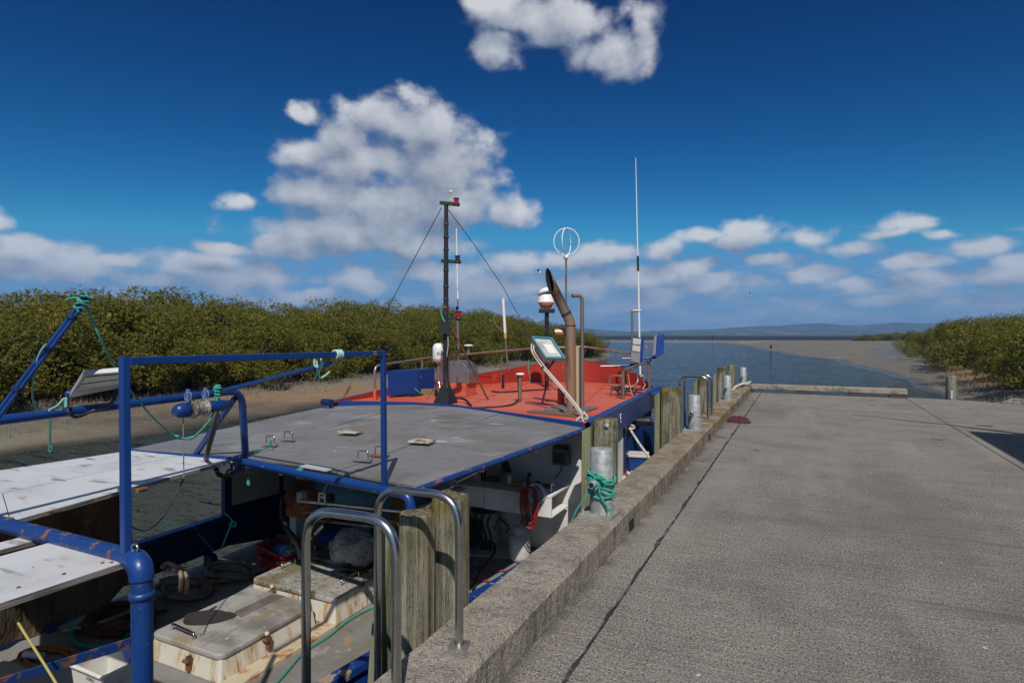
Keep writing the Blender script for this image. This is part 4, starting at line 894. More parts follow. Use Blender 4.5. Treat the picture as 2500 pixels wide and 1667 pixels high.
# ---- transverse pipes, pillars, goal frame -----------------------
pA, pM, pB = P(590, 1126, .595), P(774, 1164, .595), P(953, 1198, .59)
el = P(1002, 1209, .58)
part('cross_pipe', MB().tube(fillet([pA, pM, pB, el, V((el.x + .01, el.y, ZD))], .09, 6), .0345, 14), BLUE)
q2 = P(335, 1372, .745); x2 = q2 + V((.03, 0, 0)); left2 = P(-130, 1247, .745)
part('cross_pipe', MB().tube([left2, P(0, 1278, .745), q2 - V((.09, -.02, 0))], .038, 14), BLUE_R)
pil = fillet([q2 - V((.10, -.02, 0)), x2, V((x2.x + .012, x2.y, ZD))], .10, 8)
part('pillar', MB().tube(pil, .041, 16), PILB)
b = MB(); b.lathe([(.043, 0), (.05, .006), (.05, .024), (.043, .03)], (x2.x, x2.y, .60), n=18); part('pillar_flange', b, BLUE_R)
part('elbow', MB().tube([p for p in pil[1:-1]], .048, 16), BLUE)
b = MB(); b.tube([x2 + V((-.045, 0, .055)) + V((.02 * math.cos(a), 0, .02 * math.sin(a))) for a in np.linspace(0, 6.28, 13)[:-1]], .005, 6, closed=True); part('eye_ring', b, STEEL)
b = MB(); e0 = D(318, 1590, 2.62); b.slab([e0 + V((-.01 + .045 * math.cos(a), -.0, .055 * math.sin(a))) for a in np.linspace(0, 2 * math.pi, 17)[:-1]], .02); part('pillar_lug', b, BLUE_R)
part('side_rail', MB().hexa([D(338, 1572, 2.60), D(338, 1572, 2.60) + V((.012, 0, 0)), D(-200, 1735, 1.95) + V((.012, 0, 0)), D(-200, 1735, 1.95)][::-1], [D(338, 1549, 2.60), D(338, 1549, 2.60) + V((.012, 0, 0)), D(-200, 1715, 1.95) + V((.012, 0, 0)), D(-200, 1715, 1.95)][::-1]), wear('rail_rust', (0.014, 0.050, 0.20), chip=(0.16, 0.065, 0.035), chip_lo=0.53, s=17.0))
pL, pR = P(308, 1350, .77), P(938, 1190, .605)
tL, tR = D(300, 882, 2.66), D(934, 862, 4.275)
sq = lambda a, c: MB().tube([a, c], .031, 4)
def sqbar(a, c, w):
    d = (c - a).normalized(); u = V((0, 0, 1)) if abs(d.z) < .7 else V((1, 0, 0)); u = (u - d * u.dot(d)).normalized(); v = d.cross(u); h = w / 2
    return MB().hexa([a - u * h - v * h, a + u * h - v * h, a + u * h + v * h, a - u * h + v * h][::-1], [c - u * h - v * h, c + u * h - v * h, c + u * h + v * h, c - u * h + v * h][::-1])
part('goal_post', sqbar(pL, V((pL.x, pL.y, tL.z + .022)).lerp(tL + V((0, 0, .022)), .6), .034), BLUE, bevel=.004)
part('goal_post', sqbar(pR, V((pR.x, pR.y, tR.z + .02)).lerp(tR + V((0, 0, .02)), .6), .034), BLUE, bevel=.004)
part('goal_crossbar', sqbar(tL + (tR - tL).normalized() * .024, tR - (tR - tL).normalized() * 0.023, .036), BLUE, bevel=.004)
for px, w_ in ((795, .05),):
    t_ = .70; q = tL.lerp(tR, .735); d = (tR - tL).normalized(); b = MB()
    for k in range(5): b.tube([q + d * (.012 * k) + V((0, 0, 0)) + (V((0, 0, 1)) * math.sin(a) + d.cross(V((0, 0, 1))) * math.cos(a)) * .027 for a in np.linspace(0, 6.28, 11)[:-1]],   .007, 5, closed=True)
    tag(b.build('rope_lashing', M('pale_teal_rope', (0.36, 0.58, 0.52), 0.8), base=q), 'pale teal lashing wrapped round the top bar of the blue goal frame', 'rope')
stay0, stay1 = D(540, 955, 4.80), tL.lerp(tR, .715) - V((0, 0, .055))
part('diagonal_stay', MB().tube([stay0, stay1], .017, 10), BLUE)
# tubular rail with a bend, its brace and the boom leaning on it
g0 = P(600, 1119, .615); g1 = D(590, 952, 5.05); gl = D(0, 1026, 3.42); gl2 = gl + (gl - g1) * .35
part('gantry_pipe', MB().tube(fillet([gl2, gl, g1 + V((0, 0, .0)), V((g0.x, g0.y, .60))], .15, 8), .030, 14), BLUE)
part('gantry_brace', MB().tube([D(573, 972, 5.0), P(478, 1109, .615)], .026, 4), BLUE)
b0, b1 = D(-40, 1050, 3.2), D(209, 722, 3.40); o_ = V((.022, .009, -.006))
part('boom', MB().tube([b0, b1], .0115, 10), BLUE); part('boom', MB().tube([b0 + o_, b1 + o_ - (b1 - b0).normalized() * .05], .0115, 10), BLUE)
for t_ in (.30, .60, .84):
    q = b0.lerp(b1, t_) + o_ / 2; d = (b1 - b0).normalized(); part('boom_clamp', MB().tube([q - d * .012, q + d * .012], .028, 10), NAVY)
# winch under the gantry pipe
wz = 4.62; wd = (g1 - gl).normalized()
wa, wb_ = D(437, 1003, 4.42), D(552, 988, 4.80)
wdir = (wb_ - wa).normalized()
part('winch_gearbox', MB().lathe([(0, -.06), (.035, -.055), (.052, -.03), (.058, 0), (.058, .05), (.03, .055)], wa + wdir * .02, wdir, 16), BLUE)
part('winch_drum', MB().lathe([(.03, 0), (.072, .002), (.072, .012), (.050, .014), (.056, .05), (.05, .10), (.072, .105), (.072, .118), (.03, .12)], wa + wdir * .105, wdir, 18), M('wire_drum', (0.42, 0.41, 0.38), 0.45, 0.7, layers=[dict(c=(0.2, 0.18, 0.15), s=30.0, lo=.4, hi=.6)], bump=[dict(s=90.0, lo=.3, hi=.7, dist=.004)]))
part('winch_motor', MB().lathe([(.0, 0), (.042, .003), (.046, .02), (.046, .15), (.036, .17), (.036, .20), (.0, .21)], wa + wdir * .235, wdir, 14), BLUE)
for k in (.075, .225):
    q = wa + wdir * k; b = MB(); b.box(q + V((0, 0, .055)), (.02, .02, .20), m=Matrix.Rotation(YAW * .4, 3, 'Z')); b.tube([q + V((0, 0, .1)) + (V((0, 0, 1)) * math.sin(a) + wdir.cross(V((0, 0, 1))) * math.cos(a)) * .037 for a in np.linspace(0, 6.28, 13)[:-1]], .006, 6, closed=True)
    part('winch_bracket', b, M('blue_grey', (0.10, 0.16, 0.32), 0.45))
b = MB(); cA = D(447, 1018, 4.45); cB = D(449, 1168, 4.45); b.tube([cA, cB], .0045, 5); part('winch_cable', b, M('wire', (0.22, 0.20, 0.17), 0.6))
part('hanging_cable', MB().tube(crom([cB, D(440, 1185, 4.42), D(418, 1230, 4.3), D(392, 1268, 4.1), D(360, 1293, 3.9), D(330, 1290, 3.7), D(300, 1268, 3.6)], 6), .006, 6), BLACK)
part('hydraulic_hose', MB().tube(crom([D(532, 1002, 4.85), D(524, 1030, 4.9), D(512, 1070, 4.95), D(503, 1110, 5.0), P(500, 1120, .615)], 5), .011, 6), M('hose_grey', (0.13, 0.115, 0.10), 0.6))
part('hydraulic_hose', MB().tube(crom([D(530, 1000, 4.85), D(533, 1025, 4.9), D(522, 1060, 4.95), D(509, 1105, 5.0), P(507, 1122, .615)], 5), .011, 6), MATS['hose_grey'])

# ---- LED floodlight on the gantry --------------------------------
def led(name_pts, zs, th, bodym, dirv, parent_name='flood_light', rows=2, frac=(.30, .95)):
    """flat LED lamp from four photo corners TL,TR,BR,BL at given depths; dirv = out of the lens"""
    c = [D(p[0], p[1], z) for p, z in zip(name_pts, zs)]; TL, TR, BR, BL = c
    nrm = (TR - TL).cross(BL - TL).normalized()
    if nrm.dot(dirv) < 0: nrm = -nrm
    b = MB(); b.slab([TL, TR, BR, BL], th, nrm); body = part(parent_name, b, bodym, bevel=.006)
    for k in range(rows):
        f0 = 1 - frac[1] + (frac[1] - frac[0]) * (k + .08) / rows; f1 = 1 - frac[1] + (frac[1] - frac[0]) * (k + .92) / rows
        m = MB(); L = lambda u, v: (TL.lerp(TR, u)).lerp(BL.lerp(BR, u), v) + nrm * .004
        m.add([L(.07, f0), L(.93, f0), L(.93, f1), L(.07, f1)], [(0, 1, 2, 3)]); s_ = m.build('led_strip', LEDY, body)
    return body, c, nrm
lamp, lc, ln = led([(203, 916), (318, 907), (289, 948), (168, 972)], (3.56, 3.66, 3.92, 3.82), .035, M('lamp_grey', (0.36, 0.37, 0.38), 0.45), -FW, rows=2, frac=(.34, .94))
m_ = MB(); m_.tube(crom([lc[3] + V((0, 0, .0)), D(165, 1000, 3.68), D(185, 1018, 3.72), D(225, 1003, 3.8), D(270, 985, 3.85), lc[2] + V((0, 0, -.01))], 5), .010, 6); m_.build('bracket', BLACK, lamp)
m_ = MB(); m_.ball(lc[3] + V((0, 0, .03)), .022, 10); m_.build('pivot', BLUE, lamp)

# ---- awning panels and tarpaulin ---------------------------------
def board(name, pts, th, mat, edge=PLY):
    o = part(name, MB().slab(pts, th, (0, 0, 1)), mat); o.data.materials.append(edge)
    for p in o.data.polygons:
        if p.index > 1: p.material_index = 1
    return o
ra, rb_ = P(563, 1123, .605), P(27, 1272, .605); la, lb = P(322, 1099, .60), P(-10, 1149, .60)
mid_a, mid_b = la.lerp(ra, .52), lb.lerp(rb_, .52) ; ext = lambda p, q, k: p + (p - q) * k
board('awning_panel', [ra, mid_a + V((.004, 0, 0)), ext(mid_b, mid_a, 1.0) + V((.004, 0, 0)), rb_, ][::1] if False else [mid_a + V((.004, 0, 0)), mid_b + V((.004, 0, 0)), rb_, ra], .028, PANEL)
board('awning_panel', [la, ext(lb, la, .4), ext(mid_b, mid_a, .4) - V((.004, 0, 0)), mid_a - V((.004, 0, 0))], .028, PANEL)
board('awning_panel', [mid_b + V((.004, -.006, .004)), ext(mid_b, mid_a, .8) + V((.004, 0, .004)), ext(rb_, ra, .8) + V((0, 0, .004)), rb_ + V((0, -.006, .004))], .028, PANEL)
c0, c1, c2 = P(140, 1319, .735), P(314, 1368, .735), P(0, 1472, .735); back = c2 - c1
board('awning_panel', [c0, c0 + back * 3.2, c1 + back * 3.2, c1], .026, PANEL)
for px, py in ((272, 1372), (250, 1373), (156, 1400), (45, 1433), (287, 1361)):
    m_ = MB(); q = P(px, py, .737); m_.ball(q, .008, 8, (1, 1, .5)); part('screw_head', m_, RUST)
board('awning_panel', [c0 + V((-.28, .03, -.02)), c0 + V((-.28, 0, -.02)) + back * 3, c0 + V((-.16, 0, -.02)) + back * 3, c0 + V((-.16, .03, -.02))], .02, PANEL)
part('rusty_stub', MB().cyl(D(335, 1197, 3.95), D(357, 1192, 4.02), .016, n=10), RUST)
part('rusty_lug', MB().slab([D(8, 1262, 3.42), D(34, 1262, 3.42), D(36, 1276, 3.42), D(22, 1268, 3.42), D(8, 1280, 3.42)], .02), RUST)
part('rusty_lug', MB().box(P(580, 1140, .53), (.10, .08, .07)), BLUE_R, bevel=.006)
b = MB(); tp, bt_ = [], []; xw = -5.80
for k in range(40):
    yy = -1.2 + k * (4.55 + 1.2) / 39 * .82; w = .035 * math.sin(k * .9) + .02 * math.sin(k * 2.3)
    zb = -.80 + .05 * math.sin(k * .7) + (.10 if k > 37 else 0); tp.append(V((xw + .02 + w * .3, yy, .56))); bt_.append(V((xw + w + (.10 if k > 36 else 0) , yy + (.05 if k > 37 else 0), zb)))
m3 = [a.lerp(c, .5) + V((.02 * math.sin(i * 1.7), 0, 0)) for i, (a, c) in enumerate(zip(tp, bt_))]
b.add(tp + m3 + bt_, [(i, i + 40, i + 41, i + 1) for i in range(39)] + [(i + 40, i + 80, i + 81, i + 41) for i in range(39)], True)
b.add([p + V((-.004, 0, 0)) for p in tp + m3 + bt_], [(i + 1, i + 41, i + 40, i) for i in range(39)] + [(i + 41, i + 81, i + 80, i + 40) for i in range(39)], True)
part('tarpaulin', b, TARP)
# port side posts and dodger boards under the canopy
xp = -5.93
def pside(pts, th, x=xp): return MB().slab([PX(p[0], p[1], x) for p in pts], th, (1, 0, 0))
part('port_post', pside([(549, 1165), (566, 1165), (566, 1330), (549, 1330)], .06), NAVY); part('port_post', pside([(682, 1160), (692, 1160), (692, 1300), (682, 1300)], .05), NAVY)
DODG = M('dodger_board', (0.46, 0.44, 0.41), 0.6, layers=[dict(c=(0.33, 0.31, 0.28), s=2.0, lo=.4, hi=.7)])
part('dodger_board', pside([(566, 1140), (682, 1145), (682, 1203), (566, 1234)], .02), DODG); part('dodger_board', pside([(692, 1145), (790, 1150), (790, 1172), (692, 1198)], .02), DODG)
part('dodger_board', pside([(566, 1232), (790, 1172), (1020, 1150), (1020, 1250), (790, 1290), (566, 1330)], .02, xp - .01), NAVY)
b = MB(); b.tube(crom([D(527, 1143, 5.6), D(535, 1158, 5.5), D(555, 1162, 5.45), D(575, 1150, 5.4), D(590, 1140, 5.4)], 5), .022, 8); b.tube(crom([D(560, 1145, 5.4), D(553, 1155, 5.4), D(565, 1160, 5.4), D(570, 1148, 5.4)], 5), .010, 6); part('hose_loop', b, RUBB)

# ---- wheelhouse under the foredeck -------------------------------
BULK = M('bulkhead_white', (0.70, 0.69, 0.67), 0.5, layers=[dict(c=(0.42, 0.40, 0.37), s=1.5, lo=.45, hi=.7), dict(c=(0.20, 0.13, 0.08), s=5.0, lo=.68, hi=.75)])
yb = 6.55
b = MB(); b.box((-4.13, yb + .03, -.10), (3.70, .06, 1.48)); b.box((-2.27, 7.42, -.17), (.05, 1.66, 1.34)); b.box((-4.5, 8.9, -.2), (2.9, 3.0, 1.3)); part('wheelhouse_wall', b, BULK)
b = MB(); b.box((-2.242, 8.28, -.2), (.05, .10, 1.30)); part('corner_post', b, NAVY)
b = MB(); b.slab([PY(1205, 1068, yb - .02), PY(1222, 1068, yb - .02), PY(1248, 1152, yb - .02), PY(1228, 1152, yb - .02)], .01, (0, -1, 0)); part('cable_duct', b, BLACK)
q = PY(1374, 1112, yb); b = MB(); b.box(q + V((0, -.05, 0)), (.20, .10, .19)); bx = part('gauge_box', b, M('gauge_grey', (0.16, 0.17, 0.16), 0.5), bevel=.01); b = MB(); b.box(q + V((-.01, -.102, -.01)), (.14, .006, .12)); b.build('screen', BLACK, bx)
b = MB(); b.box(q + V((.0, -.06, .115)), (.16, .10, .03)); b.build('cover', BLACK, bx)
part('gauge_cable', MB().tube(crom([q + V((0, -.03, -.1)), q + V((-.02, -.03, -.18)), q + V((-.10, -.03, -.28))], 4), .006, 5), BLACK)
# bench with a sink
b = MB(); s0, s1 = PY(1232, 1160, yb - .5), PY(1420, 1165, yb - .5)
b.box(((-3.72 - 2.42) / 2, yb - .30, -.05), (1.30, .56, .03)); b.box((-2.83, yb - .56, -.17), (.82, .03, .21)); b.box((-3.40, yb - .56, -.17), (.30, .03, .20)); b.box((-2.83, yb - .30, -.275), (.82, .5, .02)); bench = part('bench', b, BULK, bevel=.006)
b = MB(); b.box((-3.66, yb - .55, -.16), (.26, .40, .14)); b.box((-3.66, yb - .60, -.085), (.36, .46, .018)); b.build('sink', PLAS, bench, bevel=.01)
rb = random.Random(8)
for k in range(9):
    b = MB(); xx, yy = -3.4 + k * .115, yb - .25 - rb.random() * .2; h = .03 + rb.random() * .09
    if k % 3 == 0: b.lathe([(.03, 0), (.035, h), (.02, h + .01), (.0, h + .012)], (xx, yy, -.034), n=10)
    elif k % 3 == 1: b.box((xx, yy, -.034 + h * .3), (.13, .08, h * .6), rb.random())
    else: b.tube(crom([V((xx, yy, -.03)), V((xx + .01, yy, h)), V((xx + .05, yy - .02, h * .8))], 4), .012, 6)
    o = b.build('bench_clutter', [BLACK, RUST, GREYP, PLAS, M('yellow_tool', (0.35, 0.23, 0.02), .5)][k % 5], base=(xx, yy, -.034))
    tag(o, 'small item %s on the white bench under the canopy' % ['in black near the sink', 'rust coloured near the sink', 'grey and bent', 'white and round', 'yellow and flat', 'black and curved', 'brown and round', 'dull grey and flat', 'white and curved at the bench end'][k], 'tool', 'clutter on the bench')
for k, (x0, x1) in enumerate(((-2.95, -3.05), (-2.86, -3.0), (-2.80, -2.98), (-3.35, -3.2))):
    part('wall_cable', MB().tube(crom([V((x0, yb - .1, -.28)), V((x0 - .04, yb - .06, -.45)), V((x1, yb - .05, -.62)), V((x1 - .02, yb - .06, -.70))], 4), .009, 5), RUBB if k % 2 else M('maroon_cable', (0.08, 0.02, 0.02), .5))
for k in range(5):
    q = V((-3.55 + k * .07, yb - .42, -.22)); part('bench_hose', MB().tube(crom([q, q + V((-.06 + .03 * k, -.05, -.12)), q + V((.02, -.06, -.26)), q + V((.05, -.02, -.42)), q + V((.0, .05, -.60))], 4), .013, 6), RUBB)
b = MB(); q = PY(1308, 1205, yb - .62)
for k in range(3): b.tube([q + V((.10 * math.cos(a), .012 * k, .10 * math.sin(a))) for a in np.linspace(0, 6.28, 17)[:-1]], .012, 6, closed=True)
tag(b.build('hose_coil', PLAS, base=q), 'coil of white hose hung on the bench front under the canopy', 'hose')
b = MB()
for k in range(6):
    w = .03 + .012 * k; h = .30 + .05 * (k % 3); t0 = PY(1296, 1195, yb - .66)
    b.tube(crom([t0 + V((-w, -.01 * k, 0)), t0 + V((0, -.01 * k, .03)), t0 + V((w, -.01 * k, 0)), t0 + V((w * 1.1, -.01 * k, -h * .6)), t0 + V((w * .4, -.01 * k, -h)), t0 + V((-w * .6, -.01 * k, -h * .9)), t0 + V((-w * 1.1, -.01 * k, -h * .5))], 4, True), .008, 5, closed=True)
b.tube(crom([V((-3.2, yb - .7, -.6)), V((-3.3, yb - .75, -.82)), V((-3.1, yb - .9, -.83)), V((-2.8, yb - .8, -.83)), V((-2.7, yb - 1.0, -.83)), V((-3.0, yb - 1.15, -.83)), V((-3.25, yb - 1.0, -.83)), V((-3.1, yb - .75, -.83))], 6), .008, 5)
tag(b.build('air_hose', M('red_hose', (0.26, 0.02, 0.022), .45), base=t0), 'thin red air hose hanging in loops from the bench to the deck', 'hose')
gq = PY(1268, 1312, yb - .42); gq.z = ZD; e = thing('gas_bottle', 'pale grey gas bottle standing on the deck below the bench', 'gas bottle', gq)
b = MB(); b.lathe([(.08, 0), (.115, .02), (.125, .06), (.125, .22), (.11, .27), (.06, .30), (.0, .305)], gq, n=20); b.build('cylinder_body', M('bottle_grey', (0.48, 0.47, 0.44), .5), e)
b = MB(); b.lathe([(.062, .29), (.07, .30), (.07, .39), (.064, .39), (.062, .31), (.0, .305)], gq, n=16); b.build('collar', MATS['bottle_grey'], e); b = MB(); b.cyl(gq + V((0, 0, .30)), gq + V((0, 0, .36)), .02); b.build('valve', M('brass', (.4, .28, .08), .4, .8), e)
dq = P(1186, 1335, ZD); e = thing('drum_burner', 'scuffed grey steel drum with a rusty black top under the canopy', 'drum', dq)
b = MB(); b.lathe([(.15, 0), (.155, .02), (.155, .42), (.15, .44)], dq, n=20); b.build('drum_body', M('drum_grey', (0.33, 0.33, 0.34), .5, layers=[dict(c=(0.03, 0.03, 0.03), s=4.0, lo=.5, hi=.62), dict(c=(.2, .1, .05), s=9.0, lo=.64, hi=.7)]), e)
b = MB(); b.lathe([(.15, .44), (.17, .445), (.17, .46), (.15, .47), (.15, .62), (.14, .64), (.10, .64), (.095, .61), (.0, .61)], dq, n=20); b.build('burner_top', BLACK, e)
b = MB(); b.box(dq + V((-.05, -.19, .22)), (.16, .10, .32)); b.build('control_box', BLACK, e, bevel=.01)
b = MB(); b.box((dq.x + .08, dq.y - .05, ZD + .012), (.62, .5, .022), .3); tag(b.build('board', M('cream_board', (.42, .39, .34), .7), base=(dq.x, dq.y, ZD)), 'cream board lying on the deck under the steel drum', 'board')
b = MB(); b.tube(crom([D(1205, 1325, 6.8), D(1208, 1345, 6.6), D(1190, 1372, 6.4), D(1170, 1400, 6.2), P(1155, 1440, ZD + .02)], 5), .016, 6); tag(b.build('power_cable', RUBB, base=dq), 'thick black cable running along the deck from the drum', 'cable')

# ---- net drum and shafts -----------------------------------------
nd0, nd1 = V((-5.30, 5.55, -.20)), V((-3.75, 5.35, -.20)); nx_ = (nd1 - nd0).normalized()
dr = part('net_drum', MB().lathe([(.0, 0), (.21, .0), (.21, 1.55), (.0, 1.55)], nd0 + nx_ * .02, nx_, 24), M('drum_teal', (0.10, 0.22, 0.28), .5, layers=[dict(c=(.06, .12, .15), s=3.0, lo=.4, hi=.7)]))
for t_, r_ in ((.0, .38), (.985, .36)):
    MB().lathe([(.0, 0), (r_, 0), (r_ + .01, .012), (r_, .025), (.0, .025)], nd0.lerp(nd1, t_), nx_, 28).build('flange', RUST, dr)
d2 = D(722, 1222, 6.0); part('rope_reel', MB().lathe([(.0, 0), (.16, 0), (.16, .03), (.06, .035), (.06, .15), (.16, .155), (.16, .18), (.0, .18)], d2, nx_, 20), RUST)
for dz, dy in ((.0, 0), (-.09, -.02), (-.17, 0.02)):
    part('drive_shaft', MB().cyl(D(735, 1222, 5.55) + V((0, dy, dz)), D(1040, 1254, 5.25) + V((0, dy, dz)), .012 if dz else .018, n=8), STEEL if not dz else GREYP)
part('shaft_bearing', MB().box(D(737, 1212, 5.6), (.07, .07, .10)), M('bearing_grey', (.32, .32, .31), .5), bevel=.008); part('shaft_bearing', MB().box(D(806, 1240, 5.5), (.06, .06, .26)), BLACK, bevel=.006)
b = MB(); fr = D(786, 1216, 5.45); [b.box(fr + V((x_, 0, z_)), s_) for x_, z_, s_ in ((-.035, 0, (.012, .012, .10)), (.035, 0, (.012, .012, .10)), (0, .045, (.08, .012, .012)), (0, -.045, (.08, .012, .012)), (.01, .01, (.05, .012, .012)))]; part('shaft_clip', b, PLAS)
part('drum_stand', MB().box((-5.25, 5.3, -.52), (.10, .45, .66)), WHITE); part('drum_stand', MB().box((-3.72, 5.4, -.50), (.10, .45, .70)), WHITE)
part('oil_hose', MB().tube(crom([D(692, 1215, 5.9), D(690, 1250, 5.8), D(700, 1290, 5.7), D(722, 1320, 5.7), D(735, 1360, 5.8)], 5), .028, 8), RUBB)
part('drum_guard', MB().box((-4.5, 4.95, -.70), (1.7, .04, .28)), M('brown_guard', (.10, .06, .035), .8)); part('drum_tray', MB().box((-4.2, 5.1, -.52), (1.1, .3, .10)), BLUE)
part('engine_casing', MB().box((-4.75, 6.2, -.35), (1.9, .45, .95)), M('dark_casing', (.05, .05, .05), .6), bevel=.02)
part('casing_lid', MB().box((-4.0, 5.98, -.05), (.75, .03, .50)), DODG)

# ---- foredeck -----------------------------------------------------
zf = ZF; dk_px = [(800, 984), (1137, 941), (1281, 932), (1423, 932), (1544, 938), (1598, 948), (1437, 1030)]
aft_l = [P(p.x, p.y, 0) if False else V((p.x, p.y, zf)) for p in fwd]
dk = [P(a, c, zf) for a, c in dk_px]
outline = [V((q.x, q.y + .005, zf)) for q in fwd] + [dk[5], dk[4], dk[3], dk[2], dk[1]]
part('foredeck', MB().slab(outline, .05, (0, 0, 1)), ORANGE)
part('deck_edge_strip', MB().add([q + V((0, -.002, .0)) for q in [V((p.x, p.y, zf + .018)) for p in fwd]] + [V((p.x, p.y - .002, p.z - .015)) for p in fwd] + [V((p.x, p.y + .03, zf + .018)) for p in fwd], [(i, i + 7, i + 8, i + 1) for i in range(6)] + [(i + 14, i, i + 1, i + 15) for i in range(6)]), BLUE)
SEAMM = M('weld_seam', (0.40, 0.055, 0.025), 0.5, layers=[dict(c=(0.22, 0.06, 0.03), s=14.0, lo=0.5, hi=0.64)])
for a_, c_s in (((905, 976), (1370, 962)), ((1010, 957), (1500, 948)), ((1150, 985), (1290, 934)), ((1395, 1012), (1480, 938))):
    p0, p1 = P(a_[0], a_[1], zf + .002), P(c_s[0], c_s[1], zf + .002); dn = (p1 - p0).normalized().cross(V((0, 0, 1))) * .011
    part('weld_seam', MB().slab([p0 - dn, p1 - dn, p1 + dn, p0 + dn], .006, (0, 0, 1)), SEAMM)
stb = [V((fwd[6].x, fwd[6].y, zf)), dk[5].lerp(V((fwd[6].x, fwd[6].y, zf)), .5), dk[5], P(1606, 946, zf)]
fas = MB(); ofs = V((.06, 0, 0)); fas.add([p + V((.0, 0, .035)) for p in stb] + [p + V((.075, 0, .02)) for p in stb] + [p + V((.06, 0, -.30)) for p in stb], [(i, i + 4, i + 5, i + 1) for i in range(3)] + [(i + 4, i + 8, i + 9, i + 5) for i in range(3)])
fascia = part('side_fascia', fas, HULLB)
eq = stb[0].lerp(stb[1], .62) + V((.074, 0, -.03))
letters('lettering', 'E', .17, PLAS, fascia, eq + V((.004, .05, -.15)), (rad(90), 0, rad(90)), 'CENTER')
part('bow_plate', MB().slab([P(1575, 944, zf), P(1607, 944, zf), P(1609, 950, zf), P(1608, 962, zf - .02), P(1590, 962, zf)], .02, (0, 0, 1)), BLUE, bevel=.005)
# red bulwark round the bow: foot line and top line read separately
ft = [P(a, c, zf) for a, c in ((812, 983), (940, 966), (1040, 953), (1137, 941), (1220, 936), (1281, 932), (1350, 931), (1423, 932), (1490, 934), (1544, 938), (1588, 946))]
tops = [.02, .10, .16, .18, .26, .32, .43, .44, .36, .25, .02]
b = MB(); n = len(ft); cen = V((-4.2, 8.2, 0)); out = [((p - cen) * V((1, 1, 0))).normalized() for p in ft]
b.add(ft + [p + V((0, 0, h)) + o * .10 * h for p, h, o in zip(ft, tops, out)], [(i, i + 1, i + n + 1, i + n) for i in range(n - 1)], True)
part('bow_bulwark_lining', b, RED)
b = MB(); t1 = [p + V((0, 0, h + .004)) + o * .10 * h for p, h, o in zip(ft, tops, out)]
b.add(t1 + [p + o * .05 for p, o in zip(t1, out)] + [p + o * .02 + V((0, 0, -.55)) for p, o in zip(ft, out)], [(i, i + 1, i + n + 1, i + n) for i in range(n - 1)] + [(i + n, i + n + 1, i + 2 * n + 1, i + 2 * n) for i in range(n - 1)])
part('bow_plating', b, HULLB)
xb = -2.33
bp = [PX(a, c, xb) for a, c in ((1532, 1012), (1570, 1008), (1606, 1040), (1608, 1112), (1580, 1140), (1532, 1140))]
part('bow_bulwark', MB().add(bp + [p - V((.03, 0, 0)) for p in bp] + [bp[1].lerp(bp[4], .0) + V((.05, 0, 0))], [(0, 1, 4, 5), (1, 2, 3, 4)] + [(i, i + 6, (i + 1) % 6 + 6, (i + 1) % 6) for i in range(6)]), HULLB)
part('bow_floor', MB().slab([V((-3.4, 8.2, ZD + .10)), V((-2.2, 8.2, ZD + .10)), V((-2.35, 11, ZD + .10)), V((-3.4, 11, ZD + .10))], .04, (0, 0, 1)), WHITE)
bb = D(1549, 1118, 8.9); b = MB(); b.box(bb + V((0, 0, -.06)), (.36, .30, .20), .2); lk = thing('storage_box', 'blue box with a pale lid on the side deck below the bow', 'box', bb - V((0, 0, .16))); o = b.build('box_body', HULLB, lk, bevel=.01)
b = MB(); b.box(bb + V((0, 0, .06)), (.42, .34, .035), .2); b.build('lid', M('pale_lid', (.50, .46, .43), .6), lk, bevel=.01)
b = MB(); b.box(bb + V((.02, -.25, -.34)), (.5, .6, .36), .2); tag(b.build('step_box', WHITE, base=bb - V((0, 0, .5)), bevel=.01), 'white painted step box on the side deck under the blue box', 'box')
lr = D(1532, 1168, 8.1); b = MB(); b.tube([lr + V((-.03, .10 * math.cos(a), -.06 + .10 * math.sin(a))) for a in np.linspace(0, 6.28, 21)[:-1]], .032, 10, closed=True); tag(b.build('life_ring', M('ring_red', (.28, .03, .02), .6, layers=[dict(c=(.4, .4, .38), s=3.0, lo=.5, hi=.52)]), base=lr), 'red and white life ring beside the wheelhouse side', 'life ring')
fe = D(1552, 1028, 9.0); b = MB(); b.lathe([(.0, 0), (.05, .01), (.062, .05), (.062, .24), (.05, .29), (.0, .30)], fe + V((-.05, 0, 0)), (1, .15, .02), 14); tag(b.build('fender', RUBB, base=fe), 'black rubber fender hung by the blue bow plating', 'fender')
b = MB(); b.tube([D(1532, 1038, 8.6), D(1560, 1082, 8.3), D(1591, 1124, 8.1)], .018, 8); b.tube(crom([D(1524, 1030, 8.6), D(1535, 1036, 8.6), D(1548, 1040, 8.6), D(1546, 1046, 8.6), D(1530, 1044, 8.6)], 4), .016, 6); tag(b.build('mooring_line', WROPE, base=D(1560, 1082, 8.3)), 'off-white mooring line led down from the bow to the kerb', 'rope')
b = MB(); b.tube(crom([D(1524, 1000, 8.3), D(1525, 1020, 8.3), D(1518, 1036, 8.3), D(1512, 1040, 8.3)], 4), .008, 5); tag(b.build('thin_line', M('pink_line', (.55, .38, .33), .7), base=D(1524, 1000, 8.3)), 'thin pinkish line hanging from the rail post by the bow', 'rope')

